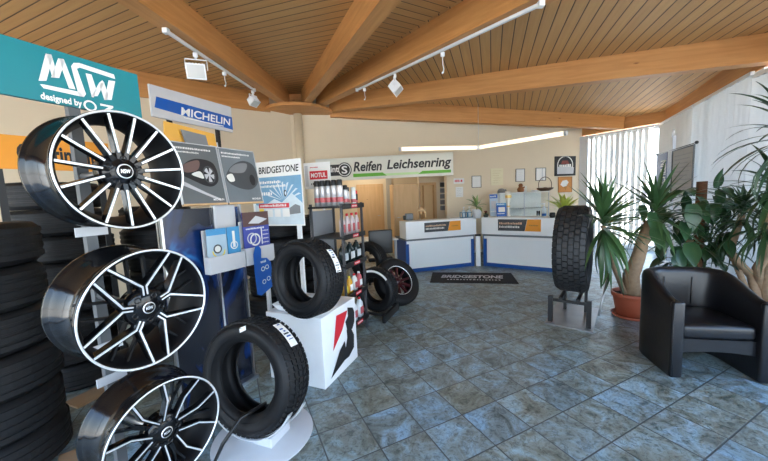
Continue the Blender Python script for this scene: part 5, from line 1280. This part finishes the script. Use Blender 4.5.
for q in ((655, 228, 3.75, 667, 247, .20, .3), (652, 212, 3.9, 640, 232, .16, -.3), (692, 204, 3.85, 692, 231, .22, .1), (689, 243, 3.7, 702, 264, .22, .2), (664, 232, 3.8, 660, 250, .15, 0), (716, 188, 4.0, 715, 168, .11, .2), (719, 186, 4.0, 722, 171, .10, -.3), (718, 190, 4.0, 726, 204, .13, .3), (716, 196, 4.0, 727, 208, .12, 0), (702, 214, 3.95, 716, 226, .15, .4), (684, 222, 3.9, 672, 240, .17, -.3), (700, 236, 3.85, 716, 252, .17, .2), (676, 212, 4.0, 664, 224, .15, .2), (706, 250, 3.8, 722, 268, .16, .1), (650, 240, 3.9, 640, 252, .14, 0), (680, 250, 3.85, 676, 268, .15, 0), (726, 240, 3.8, 738, 256, .15, .2), (642, 205, 4.05, 634, 222, .13, 0), (722, 262, 3.7, 738, 272, .16, .1)): oleaf(*q)
rnd = random.Random(5)
for k in range(110):
    z = rnd.uniform(.50, ztop - .08); az = rnd.uniform(0, 6.28); oval(mb, (rnd.uniform(-.38, .30), rnd.uniform(-.10, .14), z), az, rnd.uniform(-.5, .5), rnd.uniform(.16, .30), rnd.uniform(.09, .16), PHI, .9, rnd.uniform(-.4, .4), rnd.uniform(.05, .22))
mb.build('foliage', pb)
# big dracaena at the right
pC = at(764, 290, 3.45); pC = Vector((pC.x, pC.y, 0))
dc = thing('tall_dracaena', 'tall dracaena with twisted pale canes and long narrow leaves, at the far right', 'plant', pC)
zt_ = pot(dc, .22, .30)
heads = [(at(792, 136, 2.95), .72, 50, .05), (at(742, 215, 3.7), .56, 60, .038), (at(766, 226, 3.45), .58, 60, .04), (at(722, 236, 3.95), .42, 40, .034), (at(776, 190, 3.3), .6, 56, .042)]
canes = [[(0.03, 0, zt_ - .05), local(dc, at(768, 262, 3.7)), local(dc, at(782, 225, 3.4)), local(dc, at(788, 150, 3.05)), local(dc, heads[0][0])], [(-.05, 0, zt_ - .05), local(dc, at(752, 276, 3.72)), local(dc, at(738, 262, 3.75)), local(dc, at(731, 250, 3.8)), local(dc, heads[1][0])], [(.06, .03, zt_ - .05), local(dc, at(758, 268, 3.7)), local(dc, at(766, 254, 3.6)), local(dc, heads[2][0]), local(dc, heads[4][0])], [(-.08, .03, zt_ - .05), local(dc, at(735, 262, 3.85)), local(dc, heads[3][0])]]
for c_, r_ in zip(canes, (.055, .045, .05, .03)):
    mb = MB(); mb.tube(c_, [r_, r_ * 1.05, r_ * .9] + [r_ * .7] * (len(c_) - 3), BARK, 12); mb.build('cane', dc)
mb = MB()
for i, (p, l, n, w) in enumerate(heads): rosette(mb, local(dc, p), n, l, w, DRA, 30 + i, (-.75, 1.3), (.7, 1.7), .2, lambda q: in_blind(q + pC))
mb.build('foliage', dc)

# ---------------------------------------------------------------- things on the counters
CT = 1.101
def on_counter(px, py): return floor_at(px, py, CT)
azL = math.atan2(.43, 1.57); azR = math.atan2(5.91 - 6.94, 3.55 - 2.17)
p = on_counter(409.5, 220.5) ; p.y += .10
th = thing('card_terminal', 'dark grey card terminal standing at the left end of the counter', 'card terminal', p, azL)
mb = MB(); mb.box((0, 0, .075), (.17, .10, .15), MGREY, bev=.015); mb.build('body', th); mb = MB(); mb.box((0, -.052, .09), (.12, .006, .07), mat('screen_grey', (.24, .26, .30), .2)); mb.build('screen', th); mb = MB(); mb.box((-.11, 0, .06), (.05, .07, .10), BLACKP, bev=.01); mb.build('cradle', th)
p = on_counter(424, 219); p.y += .1
th = thing('animal_figurine', 'cream long-necked animal figurine beside the card terminal on the counter', 'figurine', p, azL)
CRM = mat('cream_figurine', (.70, .48, .26), .5, var=.12)
mb = MB(); mb.tube([(.05, 0, 0), (.055, 0, .09), (.045, 0, .16), (.0, 0, .205), (-.05, 0, .215), (-.10, 0, .20), (-.125, 0, .165)], [.016, .020, .034, .044, .05, .035, .014], CRM, 12); mb.tube([(-.04, 0, .2), (-.06, 0, .13), (-.07, 0, .10)], [.03, .024, .012], CRM, 10)
mb.tube([(-.11, .02, .21), (-.13, .03, .27)], [.014, .006], CRM, 8); mb.build('body', th)
mb = MB(); mb.lathe([(0, 0), (.05, 0), (.045, .012), (0, .012)], CRM, 20, Matrix.Translation((.05, 0, 0))); mb.build('base', th)
th0 = None
p = on_counter(467.5, 217.8); p.y += .09
th = thing('bottle_caddy', 'blue caddy for hand pumps beside the white-potted plant on the counter', 'caddy', p, azL)
CB = mat('clear_blue_plastic', (.10, .28, .45), .2)
mb = MB()
for u0_, u1_ in ((-.13, -.01), (.01, .13)):
    for u in (u0_, u1_): 
        for v in (-.05, .05): mb.box((u, v, .06), (.012, .012, .12), CB)
    for z in (.006, .115):
        for v in (-.05, .05): mb.box(((u0_ + u1_) / 2, v, z), (.12, .012, .012), CB)
        for u in (u0_, u1_): mb.box((u, 0, z), (.012, .10, .012), CB)
    mb.box(((u0_ + u1_) / 2, 0, .004), (.12, .10, .008), CB)
mb.build('frame', th)
for u, lab in ((-.07, 'white pump bottle in the blue caddy, nearer the figurine'), (.07, 'white pump bottle in the blue caddy, nearer the white plant pot')):
    q = p + Vector((u * math.cos(azL), u * math.sin(azL), .009)); b = thing('pump_bottle', lab, 'bottle', q, azL + .4, 'pump bottles in the blue caddy')
    mb = MB(); mb.lathe([(0, 0), (.036, 0), (.036, .13), (.026, .155), (.013, .165), (0, .165)], mat('pale_soap', (.66, .76, .82), .25), 20); mb.build('body', b)
    mb = MB(); mb.tube([(0, 0, .16), (0, 0, .225)], .008, WPLAS, 8); mb.box((.018, 0, .225), (.07, .022, .016), WPLAS, bev=.004); mb.build('pump', b)
p = on_counter(478.5, 218.5); p.y += .12
th = thing('spotted_plant', 'small variegated plant in a white pot where the two counters meet', 'plant', p)
mb = MB(); mb.lathe([(0, 0), (.075, 0), (.105, .18), (.11, .19), (.10, .19), (.095, .17)], WPLAS, 28); mb.build('pot', th); mb = MB(); mb.lathe([(0, .165), (.096, .165)], SOIL, 20); mb.build('soil', th)
mb = MB(); mb.tube([(0, 0, .16), (0, 0, .26)], .010, SPI, 8); rosette(mb, (0, 0, .26), 16, .27, .075, SPI, 51, (.0, 1.45), (.4, 1.0), .1); mb.build('foliage', th)
p = on_counter(487, 217.5); p.y += .08
th = thing('red_plant', 'tiny plant with dark red top, right of the white plant pot', 'plant', p)
mb = MB(); mb.lathe([(0, 0), (.04, 0), (.055, .06), (.048, .06), (.04, .05)], DGREY, 18); mb.build('pot', th)
mb = MB(); rosette(mb, (0, 0, .06), 16, .08, .035, YUC, 5, (-.2, 1.2), (.3, .8), .02); mb.build('foliage', th)
mb = MB(); rnd = random.Random(3)
for k in range(14): a = rnd.uniform(0, 6.3); r_ = rnd.uniform(0, .03); mb.lathe([(0, .014), (.014, .006), (.010, -.006), (0, -.01)], mat('dark_red_bloom', (.16, .035, .03), .7), 8, Matrix.Translation((r_ * math.cos(a), r_ * math.sin(a), .115 + rnd.uniform(-.015, .02))))
mb.build('bloom', th)
def stand_leaflet(label, px, py, w_, h_, m, seed, dy=.12):
    p = on_counter(px, py); p.y += dy; th = thing('leaflet_stand', label, 'leaflet', p, azR + R(28), 'blue leaflets standing on the counter'); M = frame(p, azR + R(28), R(10)); Ml_ = loc(M, th)
    mb = MB(); mb.rect(-w_ / 2, .004, w_ / 2, h_, m, Ml_, 0, .012); mb.build('card', th)
    mb = MB(); mb.rect(-w_ / 2, h_ * .82, w_ / 2, h_, BLUEP if seed % 2 else CYAN, Ml_, .001); mb.rect(-w_ * .3, h_ * .35, w_ * .35, h_ * .7, LGREY if seed % 2 else PALE, Ml_, .0012); scribble(mb, -w_ * .4, h_ * .87, w_ * .3, h_ * .94, PAPER, Ml_, .0016, seed, .3); scribble(mb, -w_ * .4, h_ * .2, w_ * .3, h_ * .26, PAPER, Ml_, .0016, seed, .3); mb.build('print', th)
    mb = MB(); mb.box((0, .05, .005), (w_ * .8, .10, .008), LGREY); mb.build('foot', th)
stand_leaflet('tall pale and blue leaflet rack standing on the counter, left of the low blue leaflet', 497.5, 217, .17, .50, mat('pale_blue_card', (.45, .58, .70), .4), 3, .2)
stand_leaflet('blue leaflet with white ring print, standing beside the glass case', 503.5, 217, .21, .30, BLUEP, 2, .10)
p = on_counter(514, 217); p.y += .30
th = thing('trophy', 'slim white and gold trophy on the right counter beside the blue leaflets', 'trophy', p)
mb = MB(); mb.lathe([(0, 0), (.07, 0), (.07, .02), (.03, .04), (.025, .20), (.05, .32), (.065, .46), (.05, .54), (0, .55)], mat('pearl_white', (.80, .78, .70), .25), 20); mb.build('body', th)
mb = MB(); mb.lathe([(.066, .40), (.070, .43), (.066, .46)], mat('gold_metal', (.75, .55, .2), .3, 1), 20); mb.build('gold_band', th); mb = MB(); mb.lathe([(.03, .20), (.036, .22), (.03, .24)], mat('gold_metal', (.75, .55, .2), .3, 1), 20); mb.build('gold_band', th)
# glass display case behind the counter
c0_, c1_ = at(499, 217, 8.1), at(549.5, 217, 8.1)
cw_ = 1.32; gc = at(524.5, 217, 8.05); gz = 1.62
th = thing('glass_cabinet', 'white-framed glass display case behind the right counter, under the framed sheets', 'cabinet', (gc.x, gc.y, 0), WAZ * .4)
mb = MB(); mb.box((0, .2, .40), (cw_, .38, .80), PANEL2); mb.build('body', th)
PG = mat('pale_cabinet_back', (.80, .78, .72), .5)
mb = MB(); mb.box((0, .38, 1.2), (cw_, .012, .8), PG); mb.build('back_panel', th)
mb = MB(); mb.box((0, .2, 1.605), (cw_ + .02, .40, .024), PG); mb.build('top', th)
mb = MB(); mb.box((0, .2, 1.2), (cw_ - .03, .34, .010), GLASS); mb.build('glass_shelf', th)
for u in (-cw_ / 2 + .01, 0, cw_ / 2 - .01):
    mb = MB(); mb.box((u, .01, 1.2), (.018, .018, .8), LGREY); mb.build('upright', th)
for k in range(2):
    mb = MB(); mb.box(((-.5 + k) * cw_ / 2, .008, 1.2), (cw_ / 2 - .03, .005, .77), GLASS); mb.build('glass_door', th)
gtop = lambda px: Vector((at(px, 192, 8.2).x, gc.y + .2, 1.6175))
p = gtop(502); th = thing('stone_ornament', 'dark grey rounded ornament at the left end of the glass case top', 'ornament', p)
mb = MB(); mb.lathe([(0, 0), (.09, 0), (.10, .03), (.08, .085), (.04, .11), (0, .115)], MGREY, 16); mb.tube([(.07, 0, .05), (.12, 0, .07), (.13, 0, .04)], [.03, .02, .012], MGREY, 8); mb.build('body', th)
p = gtop(521.5); th = thing('figurine', 'small brown carved figurine standing on the glass case', 'figurine', p)
BRW = mat('brown_carving', (.22, .08, .02), .5, var=.2)
mb = MB(); mb.lathe([(0, 0), (.075, 0), (.085, .05), (.06, .11), (.045, .14), (.055, .17), (.04, .215), (0, .225)], BRW, 16); mb.tube([(.05, 0, .10), (.10, -.01, .13)], [.025, .015], BRW, 8); mb.tube([(-.05, 0, .10), (-.09, -.01, .06)], [.025, .015], BRW, 8); mb.build('body', th)
th = thing('card', 'small pale card leaning behind the brown figurine on the glass case', 'card', gtop(526.5) + Vector((0, .12, 0)), 0); mb = MB(); mb.box((0, 0, .075), (.17, .012, .15), PALE); mb.build('sheet', th)
th = thing('dish', 'low pale dish on the glass case between figurine and basket', 'dish', gtop(535.5)); mb = MB(); mb.lathe([(0, 0), (.06, 0), (.10, .03), (.095, .033), (.055, .008), (0, .008)], WPLAS, 24); mb.build('body', th)
p = gtop(546); th = thing('handled_basket', 'dark low basket with a round wire handle at the right end of the glass case', 'basket', p, .2)
mb = MB(); mb.lathe([(0, 0), (.10, 0), (.19, .05), (.20, .085), (.185, .085), (.17, .05), (0, .02)], DARKW, 28); mb.build('bowl', th)
mb = MB(); mb.tube([(.195 * math.cos(a), 0, .16 + .20 * math.sin(a)) for a in [R(-22 + k * 224 / 24) for k in range(25)]], .008, DARKW, 8); mb.build('handle', th)
mb = MB(); mb.lathe([(0, .10), (.10, .08), (.16, .05)], mat('dried_flowers', (.10, .045, .03), .9, var=.5, scale=60, bump=.8), 20); mb.build('filling', th)
# bottles and plant at the right end
p = on_counter(546.5, 216.5); p.y += .1
th = thing('spray_bottle', 'clear blue-bottomed spray bottle near the lime green plant', 'bottle', p)
mb = MB(); mb.lathe([(0, 0), (.045, 0), (.045, .15), (.02, .20), (.014, .21), (0, .21)], mat('clear_pale_plastic', (.60, .70, .78), .15), 18); mb.build('body', th); mb = MB(); mb.lathe([(.0455, .01), (.0455, .06)], BLUEP, 18); mb.build('label', th); mb = MB(); mb.tube([(0, 0, .20), (0, 0, .25)], .012, WPLAS, 8); mb.box((-.02, 0, .255), (.08, .025, .03), WPLAS, bev=.005); mb.build('spray_head', th)
p = on_counter(542, 216.5); p.y += .16
th = thing('drinking_glass', 'small clear glass left of the spray bottle on the counter', 'glass', p)
mb = MB(); mb.lathe([(0, .004), (.03, .004), (.036, .11), (.034, .11), (.028, .012), (0, .012)], GLASS, 18); mb.build('body', th)
p = at(564, 214, 6.05); p.z = CT
th = thing('lime_plant', 'lime green leafy plant in a dark pot, above the truck tyre', 'plant', p)
mb = MB(); mb.lathe([(0, 0), (.09, 0), (.12, .10), (.11, .105), (.10, .09)], DGREY, 24); mb.build('pot', th); mb = MB(); mb.lathe([(0, .085), (.10, .085)], SOIL, 20); mb.build('soil', th)
mb = MB(); rosette(mb, (0, 0, .12), 44, .44, .07, LIM, 71, (.5, 1.45), (.5, 1.2), .06); mb.build('foliage', th)
p = on_counter(553, 217.8); p.y += .02
th = thing('pen_pot', 'round black pen pot at the counter edge beside the truck tyre', 'pot', p); mb = MB(); mb.lathe([(0, 0), (.04, 0), (.055, .04), (.05, .09), (.04, .10), (.035, .10), (.04, .05), (0, .02)], BLACKP, 20); mb.build('body', th)

# ---------------------------------------------------------------- hanging posters at the window
pw = at(676, 170, 6.45)
M2i = M2 @ Matrix.Translation((0, 0, .30))
(ua, va), (ub_, vb_) = onplane(659, 153.5, M2i), onplane(699, 143.5, M2i)
rz_ = (va + vb_) / 2
cpt = M2i @ Vector(((ua + ub_) / 2, 0, 0)); az2 = math.atan2(M2[1][0], M2[0][0])
th = thing('poster_stand', 'slim white pole stand with a black-tipped crossbar by the window', 'stand', (cpt.x, cpt.y, 0), az2); Ml_ = loc(M2i, th)
um_ = onplane(672.5, 160, M2i)[0]; ztp = onplane(671, 137, M2i)[1]
mb = MB(); mb.box((um_, ztp / 2, -.01), (.05, ztp, .05), LGREY, Ml_); mb.build('pole', th)
mb = MB(); mb.box((um_, .012, -.01), (.4, .024, .36), WPLAS, Ml_); mb.build('base', th)
mb = MB(); mb.tube([Ml_ @ Vector((ua, rz_, .03)), Ml_ @ Vector((ub_, rz_, .03))], .007, BLACKM, 8); mb.build('crossbar', th)
for u in (ua, ub_):
    mb = MB(); mb.lathe([(0, -.035), (.02, -.02), (.028, 0), (.02, .02), (0, .035)], BLACKP, 16, Matrix.Translation(Ml_ @ Vector((u, rz_, .03))) @ Matrix.Rotation(PI / 2, 4, 'Y')); mb.build('finial', th)
mb = MB(); mb.tube([Ml_ @ Vector((um_ - .07, ztp - .02, .0)), Ml_ @ Vector((um_ - .06, ztp + .08, .0)), Ml_ @ Vector((um_ - .01, ztp + .12, .0)), Ml_ @ Vector((um_, ztp + .03, .0))], .018, WPLAS, 8); mb.build('hook', th)
(u0, v1), (u1, v0) = onplane(675, 150.5, M2i), onplane(694.5, 196, M2i)
th = thing('text_poster', 'framed grey poster with lines of text hanging from the black-tipped crossbar', 'poster', M2i @ Vector(((u0 + u1) / 2, v0, .05)), az2); Ml_ = loc(M2i, th)
mb = MB()
for a, b, c, d in ((u0, v0, u1, v0 + .025), (u0, v1 - .025, u1, v1), (u0, v0, u0 + .025, v1), (u1 - .025, v0, u1, v1)): mb.rect(a, b, c, d, DGREY, Ml_, .045, .02)
mb.build('frame', th)
mb = MB(); mb.rect(u0, v0, u1, v1, mat('grey_beige_sheet', (.36, .34, .30), .6), Ml_, .032, .005)
for k in range(9):
    v = v1 - .14 - k * (v1 - v0 - .2) / 9; scribble(mb, u0 + .09 + .03 * (k % 2), v, u1 - .09 - .08 * (k % 3), v + .022, MGREY, Ml_, .0335, k, .5)
mb.build('sheet', th)
(u0, v1), (u1, v0) = onplane(659.5, 155, M2i), onplane(668, 197, M2i)
th = thing('banner', 'narrow dark blue banner with pale lettering hanging beside the white pole', 'banner', M2i @ Vector(((u0 + u1) / 2, v0, .05)), az2); Ml_ = loc(M2i, th)
mb = MB(); mb.rect(u0, v0, u1, v1, mat('navy_banner', (.015, .025, .11), .5), Ml_, .045, .008); mb.build('cloth', th)
mb = MB(); Mt = Ml_ @ Matrix.Translation((u1 - .04, (v0 + v1) / 2 - .1, 0)) @ Matrix.Rotation(PI / 2, 4, 'Z'); put_text(mb, 'MICHELIN', -(v1 - v0) * .22, 0, (v1 - v0) * .66, (u1 - u0) * .5, PALE, Mt, .0465, .02); mb.build('lettering', th)
